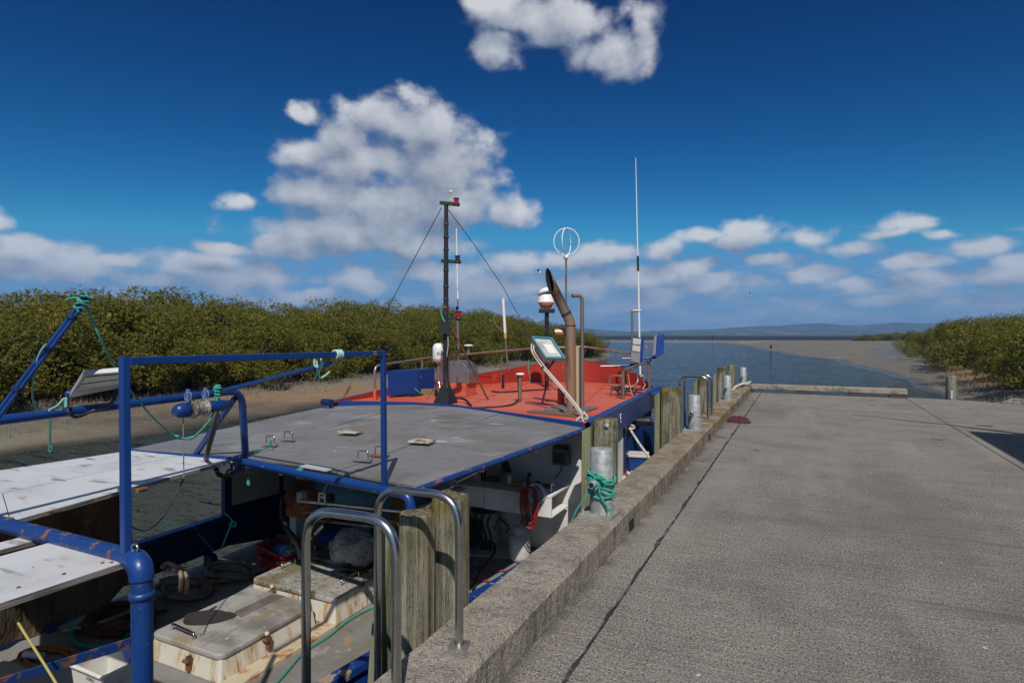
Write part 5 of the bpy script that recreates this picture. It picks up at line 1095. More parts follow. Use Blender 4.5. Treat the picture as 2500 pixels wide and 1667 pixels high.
# railing
rpx = [(915, 977, zf), (915, 892, None), (925, 889, None), (1055, 873, None), (1104, 868, None), (1304, 850, None), (1420, 846, None), (1545, 863, None)]
rz = [P(915, 977, zf)]; Z0 = FPX * (EYE - zf) / (977 - HZP)
rl = [rz[0], D(915, 893, Z0), D(1055, 872, 10.2), D(1304, 850, 11.3), D(1425, 846, 11.5), D(1545, 863, 11.0)]
part('bow_rail', MB().tube(fillet(rl, .10, 4), .019, 8), OLDST)
for px, py in ((1030, 955), (1224, 936)):
    q = P(px, py, zf); part('rail_post', MB().cyl(q, V((q.x, q.y, 1.30)), .017, n=8), OLDST)
part('rail_post_foot', MB().cyl(rz[0], rz[0] + V((0, 0, .18)), .026, n=10), ORANGE)

# blue locker and bits on the port side
c_ = [P(946, 972, zf), P(1020, 966, zf)]; zt = zf + .42; lw = c_[1] - c_[0]; dep = V((.05, .42, 0))
b = MB(); b.hexa([c_[0] + V((0, 0, .03)), c_[1] + V((0, 0, .03)), c_[1] + dep + V((0, 0, .03)), c_[0] + dep + V((0, 0, .03))], [V((p.x, p.y, zt)) for p in (c_[0], c_[1], c_[1] + dep, c_[0] + dep)]); part('deck_locker', b, BLUE, bevel=.012)
part('locker_foot', MB().box(c_[0].lerp(c_[1], .5) + V((0, .2, .016)), (.3, .3, .032)), BLACK)
b = MB(); rq = c_[1] + V((-.12, -.03, .34))
for k in range(5): b.tube(crom([rq + V((-.03 + .012 * k, -.01, .05)), rq + V((-.05, -.02, -.04 - .02 * k)), rq + V((.02, -.02, -.10)), rq + V((.06, -.02, -.02)), rq + V((.02, -.02, .04))], 4, True), .007, 5, closed=True)
b.tube(crom([rq, rq + V((.05, -.02, -.14)), rq + V((.12, -.02, -.24)), rq + V((.22, -.02, -.30))], 4), .006, 5)
tag(b.build('rope_hank', TEAL, base=rq), 'hank of teal rope hung on the blue locker', 'rope')
b = MB(); q = P(803, 985, zf); b.tube([q + V((-.12, 0, .02)), q + V((.05, 0, .02))], .045, 8); part('corner_cleat', b, NAVY)
b = MB(); q = P(835, 978, zf); b.cyl(q, q + V((.10, .1, .28)), .008, n=6); b.cyl(q + V((.03, .03, .08)), q + V((.08, .08, .2)), .018, n=6); part('rigging_screw', b, RUST)
part('wooden_chock', MB().box(P(1035, 966, zf) + V((0, .1, .05)), (.36, .12, .10), .1), M('chock', (.20, .14, .07), .8))
part('port_davit', MB().tube([P(1020, 960, zf), P(1020, 960, zf) + V((0, 0, .42))], .022, 6), NAVY)
# stainless vent cowl on an orange trunk
vq = P(1090, 968, zf); vx = FW.cross(V((0, 0, 1)))
b = MB(); b.box(vq + V((.05, .28, .10)), (.46, .36, .2)); part('vent_trunk', b, ORANGE, bevel=.01)
c0_ = vq + V((-.20, .14, .20)); pr_ = [(-.02, 0), (-.02, .335), (.30, .36)] + [(.30 + .22 * math.sin(a), .14 + .22 * math.cos(a)) for a in np.linspace(.25, math.pi / 2, 7)] + [(.52, 0)]
b = MB(); b.slab([c0_ + V((x_, 0, z_)) for x_, z_ in pr_], .32, (0, -1, 0))
part('vent_cowl', b, M('cowl_steel', (.50, .47, .43), .3, .9, layers=[dict(c=(.30, .22, .15), s=3.0, lo=.45, hi=.7, st=(3, 1, 1), rough=.45)]), bevel=.01)

# mast
mq = P(1088, 984, zf); mt = V((mq.x + .01, mq.y, D(1085, 497, (mq - V((0, 0, 0))).dot(FW)).z)); ZM = mq.dot(FW)
mast = part('mast', MB().tube([mq, mq.lerp(mt, .55), mt], [.042, .036, .030], 10), BLACK)
def sub(name, mb, mat, parent): return mb.build(name, mat, parent)
b = MB(); b.hexa([mq + V((x_, y_, 0)) for x_, y_ in ((-.13, -.13), (.13, -.13), (.13, .13), (-.13, .13))], [mq + V((x_, y_, .26)) for x_, y_ in ((-.045, -.045), (.045, -.045), (.045, .045), (-.045, .045))]); sub('mast_foot', b, BLACK, mast)
def arm(p, q, r): sub('cross_arm', MB().box(D(*p, ZM).lerp(D(*q, ZM - .03), .5), ((D(*q, ZM) - D(*p, ZM)).length, .05, .045), m=Matrix.Rotation(YAW, 3, 'Z') @ Matrix.Rotation(.10 if r else .06, 3, 'Y')), BLACK, mast)
arm((1074, 493), (1122, 502), 1); arm((1077, 636), (1126, 641), 0); arm((1090, 779), (1128, 778), 0)
def navlight(px, py, s, lens):
    q = D(px, py, ZM - .02); sub('nav_light_cap', MB().lathe([(.038 * s, 0), (.044 * s, .01), (.044 * s, .018), (.036 * s, .02)], q + V((0, 0, .035 * s)), n=14), BLACK, mast)
    sub('nav_light_lens', MB().lathe([(.034 * s, -.036 * s), (.036 * s, 0), (.034 * s, .036 * s)], q, n=14), lens, mast); sub('nav_light_base', MB().lathe([(.046 * s, -.05 * s), (.046 * s, -.036 * s), (.03, -.036 * s)], q, n=14), BLACK, mast)
navlight(1114, 493, .95, REDL); navlight(1117, 633, .95, M('smoke_lens', (.03, .03, .035), .15)); navlight(1120, 769, 1.05, REDL)
q = D(1101, 490, ZM); sub('gps_antenna', MB().lathe([(.014, 0), (.012, .07), (.015, .075), (.015, .10), (.028, .115), (.03, .13), (.02, .142), (0, .145)], q, n=12), M('ivory', (.62, .58, .40), .5), mast)
q = D(1087, 800, ZM - .06); sub('junction_box', MB().box(q, (.15, .11, .17), YAW), BLACK, mast)
sub('mast_strut', MB().cyl(D(1098, 790, ZM), P(1192, 976, zf), .014, n=6), RUST, mast)
for py in (547, 580, 610, 660, 700, 730, 751): sub('mast_band', MB().lathe([(.038, -.012), (.042, -.006), (.042, .006), (.038, .012)], mq.lerp(mt, (984 - py) / 487), n=10), RUST if py % 2 else BLACK, mast)
sub('mast_cable', MB().tube(crom([mt + V((.035, -.02, -.1)), mq.lerp(mt, .6) + V((.045, -.03, 0)), mq.lerp(mt, .42) + V((.05, -.04, 0)), mq.lerp(mt, .25) + V((.045, -.05, 0)), mq + V((.06, -.08, .1)), mq + V((.14, -.12, .02))], 5), .010, 5), RUBB, mast)
sub('mast_wire', MB().tube(crom([mq.lerp(mt, .38) + V((.04, -.04, 0)), mq.lerp(mt, .3) + V((.07, -.05, 0)), mq.lerp(mt, .2) + V((.04, -.05, 0)), mq + V((.05, -.05, .2))], 5), .008, 5), M('pale_wire', (.35, .33, .30), .6), mast)
sub('mast_wire', MB().tube(crom([mq.lerp(mt, .50) + V((-.03, -.04, 0)), mq.lerp(mt, .45) + V((-.06, -.03, 0)), mq.lerp(mt, .4) + V((.03, -.06, 0))], 5), .010, 5), TEAL, mast)
part('guy_wire', MB().tube([D(1078, 507, ZM), D(955, 737, 9.6), D(905, 830, 9.9)], .0055, 4), M('wire_dark', (.03, .03, .03), .6)); part('guy_wire', MB().tube([D(1091, 508, ZM), D(1160, 600, 9.6), D(1228, 700, 10.4), D(1300, 836, 11.0)], .0055, 4), MATS['wire_dark'])
# whip aerials and other masts
WH = M('white_fibreglass', (.72, .72, .70), .4); Zw = ZM + 1.2
aer = part('whip_aerial', MB().tube([D(1118, 748, Zw), D(1114, 558, Zw)], [.014, .009], 8), WH); sub('aerial_pole', MB().tube([D(1121, 905, Zw), D(1116, 755, Zw)], .022, 8), OLDST, aer); sub('aerial_joint', MB().ball(D(1116, 752, Zw), .03, 8), BLACK, aer)
q = P(1242, 932, zf); Zq = q.dot(FW); aer = part('stub_aerial', MB().tube([D(1233, 812, Zq), D(1228, 728, Zq)], .030, 10), WH); sub('aerial_collar', MB().tube([D(1234, 826, Zq), D(1233, 812, Zq)], .032, 10), M('yellow_band', (.55, .30, .04), .5), aer); sub('aerial_pole', MB().tube([q, D(1234, 826, Zq)], .020, 8), OLDST, aer)
sub('feed_wire', MB().tube(crom([D(1229, 730, Zq), D(1215, 760, Zq), D(1205, 775, Zq), D(1212, 795, Zq), D(1228, 808, Zq)], 5), .005, 4), M('pale_wire', (.35, .33, .30), .6), aer)
Zs = 10.9; wa_ = part('tall_whip_aerial', MB().tube([D(1563, 915, Zs), D(1561, 822, Zs), D(1558, 662, Zs)], .018, 8), WH); sub('aerial_sleeve', MB().tube([D(1558, 662, Zs), D(1557, 625, Zs)], .020, 8), BLACK, wa_); sub('upper_whip', MB().tube([D(1557, 625, Zs), D(1552, 386, Zs)], [.013, .006], 8), WH, wa_)
sub('aerial_bracket', MB().tube(fillet([D(1544, 880, Zs), D(1543, 758, Zs), D(1566, 759, Zs)], .03, 3), .022, 8), OLDST, wa_)
q = D(1269, 982, FPX * (EYE - zf) / (982 - HZP)); zz = q.dot(FW); m2 = part('mushroom_aerial', MB().lathe([(.0, 0), (.05, .002), (.065, .012), (.065, .022), (.05, .032), (0, .036)], D(1270, 916, zz), n=16), PLAS); sub('aerial_post', MB().cyl(q, D(1270, 917, zz), .027, n=10), OLDST, m2); sub('aerial_cable', MB().tube(crom([D(1264, 915, zz), D(1266, 950, zz), D(1265, 975, zz), P(1240, 990, zf + .01), P(1160, 996, zf + .01)], 5), .012, 6), RUBB, m2)
m2 = part('mushroom_aerial', MB().lathe([(.0, 0), (.06, .002), (.085, .014), (.085, .024), (.06, .034), (0, .04)], D(1144, 846, 10.6), n=16), PLAS); sub('aerial_post', MB().cyl(D(1144, 868, 10.6), D(1144, 846, 10.6), .025, n=8), OLDST, m2)
# satellite dome
q = P(1071, 976, zf); Zd_ = q.dot(FW); k_ = Zd_ / FPX
dm = part('satellite_dome', MB().lathe([(.0, .0), (14 * k_, .004), (15 * k_, .02), (15 * k_, .16), (14.3 * k_, .20), (11 * k_, .235), (6 * k_, .25), (.0, .254)], D(1071, 879, Zd_), n=24), PLAS); sub('dome_base', MB().lathe([(.03, -.05), (14.5 * k_, -.012), (14.5 * k_, -.001)], D(1071, 879, Zd_), n=20), M('dome_pink', (.55, .42, .38), .5), dm)
sub('dome_pole', MB().cyl(q, D(1071, 884, Zd_), .022, n=8), OLDST, dm); [sub('dome_leg', MB().cyl(q + V((0, 0, .3)), q + V((.17 * math.cos(a), .17 * math.sin(a), 0)), .009, n=6), STEEL, dm) for a in (3.6, 5.6, 1.5)]
letters('dome_lettering', 'One', .055, BLACK, dm, D(1074, 866, Zd_ - 15.9 * k_), (rad(90), 0, YAW + .05), 'CENTER')
part('life_buoy_shell', MB().lathe([(.0, 0), (.05, .002), (.062, .02), (.05, .035), (0, .04)], D(1071, 915, Zd_ + .25), (0.1, -1, .0), 18), PLAS)
# loop aerial
Zl = 9.6; lq = D(1383, 590, Zl); R_ = 31 / FPX * Zl
lo = part('loop_aerial', MB().tube([lq + RT * R_ * math.cos(a) * 1.0 + V((0, 0, R_ * math.sin(a) * 1.06)) for a in np.linspace(0, 6.28, 33)[:-1]], .009, 8, closed=True), WH)
ax_ = (RT * .42 + FW * .9).normalized(); sub('loop_ring', MB().tube([lq + ax_ * R_ * math.cos(a) + V((0, 0, R_ * math.sin(a) * 1.04)) for a in np.linspace(0, 6.28, 33)[:-1]], .009, 8, closed=True), WH, lo)
sub('loop_base', MB().lathe([(.03, 0), (.045, .01), (.045, .035), (.03, .06), (0, .075)], D(1382, 632, Zl), n=12), PLAS, lo); sub('aerial_pole', MB().tube([D(1382, 940, Zl), D(1382, 632, Zl)], .018, 8), OLDST, lo)
# searchlight on black post
sq_ = P(1335, 947, zf); Zp = sq_.dot(FW); po = part('searchlight_post', MB().tube([sq_, D(1335, 764, Zp)], .042, 6), BLACK); kk = Zp / FPX
sub('post_head', MB().box(D(1335, 759, Zp), (.28, .22, .07), YAW), BLACK, po)
sub('searchlight_bowl', MB().lathe([(.02, 0), (13 * kk, .005), (21 * kk, .10), (21 * kk, .11)], D(1333, 753, Zp), n=8), M('orange_bowl', (.58, .24, .15), .5), po); sub('searchlight_dome', MB().lathe([(22 * kk, 0), (19.5 * kk, .03), (18 * kk, .12), (15 * kk, .14), (8 * kk, .145)], D(1333, 738, Zp), n=8), PLAS, po)
sub('searchlight_neck', MB().cyl(D(1334, 722, Zp), D(1334, 714, Zp), 9 * kk, n=10), BLACK, po); sub('searchlight_cap', MB().lathe([(.0, 0), (19 * kk, .0), (20 * kk, .035), (12 * kk, .09), (0, .10)], D(1332, 716, Zp) , (-.35, 0, 1), 12), PLAS, po)
# exhausts
eq_ = P(1395, 1000, zf); Ze = eq_.dot(FW); er = 12.3 / FPX * Ze
kn, tip = D(1393, 787, Ze), D(1348, 697, Ze - .05)
ex = part('exhaust_stack', MB().tube(fillet([eq_, kn, tip - (tip - kn).normalized() * .11], .055, 6), er, 20, caps=False), EXH)
td = (tip - kn).normalized(); u_ = V((0, 0, 1)).cross(td).normalized(); w_ = td.cross(u_)
b = MB(); ns = 20; rg0, rg1, rin = [], [], []
for k in range(ns):
    a = 2 * math.pi * k / ns; o = (u_ * math.cos(a) + w_ * math.sin(a)); s_ = o.dot((RT * .75 + FW * .65).normalized())
    tl = tip + td * (0.075 + .165 * s_)
    rg0.append(tip - td * .12 + o * er); rg1.append(tl + o * er); rin.append(tl + o * (er - .008))
base_ = [tip - td * .10 + (u_ * math.cos(2 * math.pi * k / ns) + w_ * math.sin(2 * math.pi * k / ns)) * (er - .008) for k in range(ns)]
b.add(rg0 + rg1 + rin, [(k, (k + 1) % ns, ns + (k + 1) % ns, ns + k) for k in range(ns)] + [(ns + k, ns + (k + 1) % ns, 2 * ns + (k + 1) % ns, 2 * ns + k) for k in range(ns)], True); sub('exhaust_tip', b, EXH, ex)
b = MB(); b.add(rin + base_, [(k, (k + 1) % ns, ns + (k + 1) % ns, ns + k) for k in range(ns)] + [tuple(range(ns, 2 * ns))], True); sub('exhaust_bore', b, SOOT_HOLE, ex)
for f_ in (.0, .12): sub('exhaust_band', MB().tube([kn.lerp(tip, .22 + f_ * .3) - td * .008, kn.lerp(tip, .22 + f_ * .3) + td * .008], er * 1.06, 20), M('band', (.10, .08, .07), .5, .7), ex)
sub('exhaust_band', MB().tube([kn - V((0, 0, .05)), kn - V((0, 0, .035))], er * 1.05, 20), MATS['band'], ex)
sub('heat_shield', MB().box(D(1412, 920, Ze + .12), (.10, .05, (1000 - 850) / FPX * Ze), YAW), M('shield', (.42, .33, .24), .5), ex)
th_ = part('thin_exhaust', MB().tube(fillet([P(1422, 1000, zf), D(1421, 722, Ze + .02), D(1397, 722, Ze - .03)], .11, 7), .0245, 12), OLDST); sub('exhaust_mouth', MB().lathe([(.019, 0), (0, .001)], D(1397, 722, Ze - .034), (RT * -1 - FW * .2), 12), SOOT_HOLE, th_)  # black disc paints the dark open mouth on the capped pipe
mf = part('side_muffler', MB().cyl(D(1354, 812, Ze + .15), D(1386, 812, Ze + .15), 11 / FPX * Ze, n=16), EXH); sub('muffler_mouth', MB().lathe([(10 / FPX * Ze, 0), (0, .001)], D(1353.5, 812, Ze + .15), RT * -1, 16), SOOT_HOLE, mf)  # muffler opening is a disc painted black, not a hollow
part('exhaust_plinth', MB().box(V((eq_.x, eq_.y, zf + .014)), (.56, .50, .026)), GREYP, bevel=.004); part('exhaust_plinth', MB().box(V((eq_.x + .1, eq_.y - .56, zf + .012)), (.95, .16, .02), -.18), M('brown_plank', (.12, .095, .07), .8)); part('exhaust_pipe_stub', MB().cyl(P(1370, 985, zf), P(1370, 985, zf) + V((0, 0, .22)), .05, n=12), M('stub_red', (.45, .05, .02), .5))
# halogen floodlight tied to the pole
fl = [D(1300, 823, 7.85), D(1346, 826, 7.72), D(1379, 875, 7.55), D(1334, 874, 7.68)]; fn = (fl[1] - fl[0]).cross(fl[3] - fl[0]).normalized(); fn = fn if fn.dot(FW) < 0 else -fn; bk = -fn * .12 - RT * .085 + V((0, 0, -.035))
b = MB(); inn = [p.lerp((fl[0] + fl[2]) / 2, .06) for p in fl]; b.add(fl + [p + bk * 1.0 for p in inn], [(0, 1, 5, 4), (1, 2, 6, 5), (2, 3, 7, 6), (3, 0, 4, 7), (4, 5, 6, 7)]); hf = part('halogen_floodlight', b, M('lamp_case', (.42, .42, .40), .5, layers=[dict(c=(.30, .22, .14), s=4.0, lo=.5, hi=.7)]))
b = MB(); [b.tube([fl[i], fl[(i + 1) % 4]], .017, 6) for i in range(4)]; sub('teal_rim', b, M('teal_rim', (.03, .22, .27), .45), hf)
cc = (fl[0] + fl[2]) / 2; rfl = [p.lerp(cc, .14) + fn * .004 for p in fl]; sub('reflector', MB().add(rfl, [(0, 1, 2, 3)]), M('reflector', (.60, .58, .52), .45, layers=[dict(c=(.42, .40, .34), s=3.0, lo=.5, hi=.7)]), hf); tb_ = [p.lerp(cc + (fl[2] - fl[0]) * .10, .55) + fn * .008 for p in fl]; sub('lamp_stay', MB().tube([(fl[3] + fl[2]) / 2 + bk * .6, D(1334, 905, 8.2), D(1335, 930, Zp - .05)], .018, 6), BLACK, hf); sub('reflection_patch', MB().add(tb_, [(0, 1, 2, 3)]), M('lamp_white', (.85, .85, .80), .25), hf)  # pale diffuse face and white patch paint the lamp's bright reflection
b = MB(); 
for o in (V((0, 0, 0)), V((.03, 0, .012)), V((-.01, .02, .03))): b.tube(crom([D(1298, 845, 7.8) + o, D(1300, 862, 7.75) + o, D(1325, 898, 7.7) + o, D(1370, 950, 7.35) + o, D(1412, 1004, 6.95) + o, D(1424, 1028, 6.75) + o], 5), .0095, 6)
part('conduit_bundle', b, M('conduit', (.50, .45, .40), .6))
for t_ in ((1325, 898, 7.7), (1380, 962, 7.28), (1402, 992, 7.1)): part('cable_tie', MB().ball(D(*t_), .024, 8), BLACK)
b = MB(); b.tube(crom([D(1424, 1005, 6.8), D(1434, 1018, 6.75), D(1428, 1032, 6.7), D(1412, 1036, 6.7), D(1407, 1028, 6.7), D(1418, 1018, 6.75), D(1427, 1035, 6.7), D(1428, 1050, 6.68), D(1418, 1058, 6.65)], 5), .013, 6); tag(b.build('rope_knot', WROPE, base=D(1424, 1020, 6.75)), 'white rope knotted at the front corner of the grey canopy', 'rope')
part('deck_cable', MB().tube(crom([P(1200, 955, zf + .012), P(1230, 957, zf + .012), P(1300, 952, zf + .012), P(1345, 950, zf + .012)], 5), .014, 6), RUBB); part('deck_vent_pipe', MB().cyl(P(1228, 948, zf), P(1228, 948, zf) + V((0, 0, .25)), .028, n=8), BLACK)
part('deck_cable', MB().tube(crom([P(1100, 985, zf + .012), P(1115, 972, zf + .06), P(1135, 975, zf + .05), P(1150, 990, zf + .012)], 5), .016, 6), RUBB)
b = MB(); b.tube(crom([D(1291, 878, 10.6), D(1290, 900, 10.6), D(1294, 920, 10.6), D(1292, 935, 10.6)], 4), .008, 5); tag(b.build('rope_end', TEAL, base=D(1291, 878, 10.6)), 'short teal and white rope end dangling below the floodlight', 'rope')
# bow LED floods, frames and the folded stands
led([(1545, 822), (1567, 824), (1562, 888), (1540, 882)], (10.3, 10.2, 10.2, 10.3), .10, M('lamp_blue', (.02, .07, .30), .45), -FW, rows=2, frac=(.42, .97))
part('lamp_face', MB().add([D(a, c, 10.18) for a, c in ((1541, 858), (1563, 862), (1561.5, 886), (1540.5, 881))], [(3, 2, 1, 0)]), LEDG)
l2 = MB(); l2.slab([D(1597, 818, 10.4), D(1610, 812, 10.5), D(1608, 862, 10.5), D(1590, 872, 10.4)], .12); part('flood_light', l2, MATS['lamp_blue'], bevel=.015); part('lamp_face', MB().slab([D(1596, 822, 10.25), D(1603, 816, 10.25), D(1600, 864, 10.25), D(1592, 870, 10.25)], .02), LEDG)
Zb = 10.3
def bar(pts, r, m=OLDST, name='lamp_frame', fl_=0): part(name, MB().tube(fillet([D(*p) for p in pts], fl_, 4) if fl_ else [D(*p) for p in pts], r, 8), m)
bar([(1519, 875, Zb), (1540, 875, Zb)], .016, OLDST); bar([(1562, 876, Zb), (1598, 872, Zb)], .022, BLUE); bar([(1466, 894, Zb), (1520, 893, Zb)], .018); bar([(1516, 893, Zb), (1560, 890, Zb)], .026, BLUE)
bar([(1523, 904, 9.6), (1588, 880, 10.5)], .024); bar([(1521, 990, 9.0), (1521, 906, 9.0)], .026); bar([(1586, 950, 10.4), (1584, 882, 10.4)], .026); bar([(1540, 888, Zb), (1548, 897, Zb), (1562, 890, Zb)], .018, BLACK); bar([(1594, 868, 10.3), (1598, 874, 10.3), (1606, 868, 10.4)], .018, BLACK)
for pts in ([(1487, 940, 9.6), (1489, 917, 9.6), (1521, 917, 9.5), (1519, 940, 9.5), (1500, 944, 9.55), (1487, 940, 9.6)], [(1530, 908, 9.6), (1556, 910, 9.7), (1558, 930, 9.7), (1548, 945, 9.6), (1498, 943, 9.6)], [(1563, 920, 9.8), (1571, 916, 9.8), (1572, 935, 9.8)]):
    bar(pts, .016, OLDST, 'rail_hoop', .06)
for pts in ([(1488, 978, 9.4), (1494, 944, 9.5), (1570, 952, 9.7)], [(1488, 978, 9.4), (1518, 958, 9.5), (1548, 968, 9.5)], [(1502, 948, 9.6), (1520, 972, 9.4)], [(1536, 948, 9.6), (1508, 975, 9.4)], [(1510, 946, 9.5), (1508, 965, 9.5)], [(1555, 950, 9.7), (1540, 978, 9.4)], [(1495, 950, 9.5), (1565, 958, 9.6)], [(1490, 972, 9.4), (1530, 978, 9.3), (1570, 960, 9.6)]):
    bar(pts, .014, BLACK, 'folding_stand')
bar([(1533, 912, 9.6), (1536, 935, 9.6), (1542, 960, 9.5), (1548, 975, 9.4)], .008, M('conduit2', (.40, .22, .15), .6), 'lamp_cable'); bar([(1568, 950, 9.7), (1575, 940, 9.8), (1570, 925, 9.8)], .010, M('pale_wire', (.35, .33, .30), .6), 'lamp_cable')

# ---- work deck: hatches -------------------------------------------
def hatch(x0, x1, y0, y1, zt, lid_m, zb=ZD):
    h = part('hatch', MB().hexa([V((x0 - .02, y0 - .02, zb)), V((x1 + .02, y0 - .02, zb)), V((x1 + .02, y1, zb)), V((x0 - .02, y1, zb))], [V((x0 + .02, y0 + .02, zt - .03)), V((x1 - .02, y0 + .02, zt - .03)), V((x1 - .02, y1 - .01, zt - .03)), V((x0 + .02, y1 - .01, zt - .03))]), RUSTW, bevel=.015)
    m = MB(); r_ = .07; pl_ = fillet([V((x0, y1, zt)), V((x0, y0, zt)), V((x1, y0, zt)), V((x1, y1, zt)), V((x0, y1, zt))], r_, 5)[:-1]; m.slab(pl_, .045, (0, 0, 1)); m.build('hatch_lid', lid_m, h, bevel=.012); return h
def handle(h, p, q, hz=.055, r_=.008):
    MB().tube(fillet([p, p + V((0, 0, hz)), q + V((0, 0, hz)), q], .02, 3), r_, 6).build('lid_handle', STEEL, h)
def dog(h, p):
    m = MB(); m.box(p, (.035, .03, .10)); m.cyl(p + V((-.02, -.03, .03)), p + V((.03, -.03, .03)), .014, n=8); m.build('lid_clamp', RUST, h)
    MB().box(p + V((0, -.012, .075)), (.032, .03, .03)).build('clamp_lug', RUSTW, h, bevel=.01)
h1 = hatch(-4.62, -3.82, 3.00, 3.95, -.645, ALU); h1p = -.645
handle(h1, V((-4.50, 3.10, h1p)), V((-4.20, 3.07, h1p)), .05, .011); dog(h1, V((-3.80, 3.42, -.735))); dog(h1, V((-4.13, 2.975, -.76)))
MB().box((-4.22, 3.49, h1p + .003), (.18, .86, .005)).build('lid_rib', ALU, h1)
h2 = hatch(-4.72, -3.68, 4.04, 4.62, -.62, CHECK); handle(h2, V((-4.62, 4.32, -.62)), V((-4.62, 4.50, -.62))); handle(h2, V((-3.82, 4.28, -.62)), V((-3.82, 4.52, -.62))); dog(h2, V((-4.4, 4.015, -.70))); dog(h2, V((-3.98, 4.015, -.70)))
h3 = hatch(-4.76, -3.66, 4.67, 5.45, -.60, CHECK); handle(h3, V((-4.65, 4.8, -.60)), V((-4.65, 5.0, -.60))); handle(h3, V((-3.82, 4.9, -.60)), V((-3.82, 5.15, -.60))); dog(h3, V((-3.65, 4.7, -.72)))
WETP = M('puddle_water', (.050, .036, .022), .12, spec=.3)
pu = P(508, 1508, h1p); MB().slab([pu + (RT * (.21 * math.cos(a)) + FW * (.13 * math.sin(a))) * (1 + .07 * math.sin(3 * a + 1) + .04 * math.sin(5 * a)) + V((0, 0, .0095)) for a in np.linspace(0, 2 * math.pi, 29)[:-1]], .002, (0, 0, 1)).build('puddle', WETP, h1)
MB().slab([V((-4.31, 3.52, h1p + .0075)), V((-4.17, 3.47, h1p + .0075)), V((-4.16, 3.93, h1p + .0075)), V((-4.30, 3.93, h1p + .0075))], .001, (0, 0, 1)).build('damp_streak', M('damp', (.13, .11, .085), .3, layers=[dict(c=(.22, .20, .17), s=6.0, lo=.45, hi=.65)]), h1)
part('hatch_coaming', MB().box((-3.72, 3.5, ZD + .012), (.16, 1.1, .025)), M('rusty_coaming', (.50, .42, .30), .6, layers=[dict(c=(.33, .16, .05), s=5.0, lo=.5, hi=.62)]))

# ---- loose things on the work deck --------------------------------
def bin_(x0, x1, y0, y1, z0, z1, label, mat, name='fish_bin', cat='bin', fl=.03, rot=0.0):
    e = thing(name, label, cat, ((x0 + x1) / 2, (y0 + y1) / 2, z0)); w = .012; m = MB(); i_ = .035
    cxy = V(((x0 + x1) / 2, (y0 + y1) / 2, 0)); R = Matrix.Rotation(rot, 3, 'Z'); rr_ = lambda p: cxy + R @ (V(p) - cxy)
    lo = [(x0 + i_, y0 + i_), (x1 - i_, y0 + i_), (x1 - i_, y1 - i_), (x0 + i_, y1 - i_)]; hi = [(x0, y0), (x1, y0), (x1, y1), (x0, y1)]
    ins = lambda L, k: [(a + (k if a < cxy.x else -k), c + (k if c < cxy.y else -k)) for a, c in L]
    A = [rr_((a, c, z0)) for a, c in lo] + [rr_((a, c, z1)) for a, c in hi] + [rr_((a, c, z1)) for a, c in ins(hi, w)] + [rr_((a, c, z0 + w)) for a, c in ins(lo, w)]
    f = [(3, 2, 1, 0)]
    for k in range(4):
        n_ = (k + 1) % 4; f += [(k, n_, 4 + n_, 4 + k), (4 + k, 4 + n_, 8 + n_, 8 + k), (8 + k, 8 + n_, 12 + n_, 12 + k)]
    f.append((12, 13, 14, 15)); m.add(A, f); m.build('tub', mat, e)
    g = MB(); rim = [rr_((a, c, z1)) for a, c in ins(hi, -.008)]; g.tube(fillet([rim[0].lerp(rim[1], .5)] + [rim[1], rim[2], rim[3], rim[0]] + [rim[0].lerp(rim[1], .5)], .03, 3)[:-1], .013, 8, closed=True); g.build('rim', mat, e)
    return e, rr_
eb, rr_ = bin_(-4.28, -3.925, 2.25, 2.49, ZD, -.44, 'white fish bin lettered EDIBLE behind the rusty side rail', M('bin_white', (.62, .60, .55), .5, layers=[dict(c=(.40, .36, .30), s=4.0, lo=.48, hi=.68)]))
letters('bin_lettering', 'EDIBLE', .026, BLACK, eb, PY(210, 1657, 2.244), (rad(86), 0, 0))
b = MB(); b.ball((-4.1, 2.37, -.66), .08, 10, (1.2, .8, .5)); tag(b.build('bait_scraps', M('scraps', (.07, .045, .03), .8), base=(-4.1, 2.38, -.66)), 'dark scraps lying in the bottom of the white fish bin', 'scraps')
rc, _ = bin_(-5.32, -4.74, 4.58, 4.98, ZD + .01, -.60, 'red plastic crate of blue and white rags on the port deck', M('crate_red', (.36, .012, .022), .45), 'crate', 'crate', rot=-.25)
for k in range(3): MB().box((-5.17 + k * .14, 4.59 - k * .035, -.66), (.09, .02, .03), -.25).build('crate_slot', SOOT_HOLE, rc)  # black blocks paint the dark of the slots; no holes are cut
rr2 = random.Random(2)
for k, (cname, col) in enumerate((('blue rag', (.02, .16, .42)), ('pale blue wrapper', (.16, .36, .55)), ('white rag', (.5, .48, .44)), ('brown rag', (.16, .12, .08)))):
    b = MB(); c__ = V((-5.16 + k * .10, 4.84 - k * .03, -.68)); bmv = MB(); bmv.ball((0, 0, 0), .09, 12, (1.1, .9, .7))
    b.add([c__ + v * (1 + .5 * mnoise.noise(v * 22 + V((k, 0, 0)))) for v in bmv.v], bmv.f, False); tag(b.build('rag', M(cname.replace(' ', '_'), col, .6), base=c__), 'crumpled %s stuffed in the red crate' % cname, 'rag')
b = MB(); pb_ = D(862, 1330, 6.0); bmv = MB(); bmv.ball((0, 0, 0), .24, 20, (1.2, .8, .75)); b.add([pb_ + v * (1 + .42 * mnoise.noise(v * 7 + V((3, 0, 0))) + .15 * mnoise.noise(v * 22)) for v in bmv.v], bmv.f, True); tag(b.build('plastic_sack', M('sheet_plastic', (.40, .40, .39), .35, layers=[dict(c=(.25, .24, .23), s=6.0, lo=.4, hi=.65)], bump=[dict(s=9.0, lo=.3, hi=.7, dist=.05)]), base=pb_), 'rumpled pale plastic sack against the net drum', 'sack')
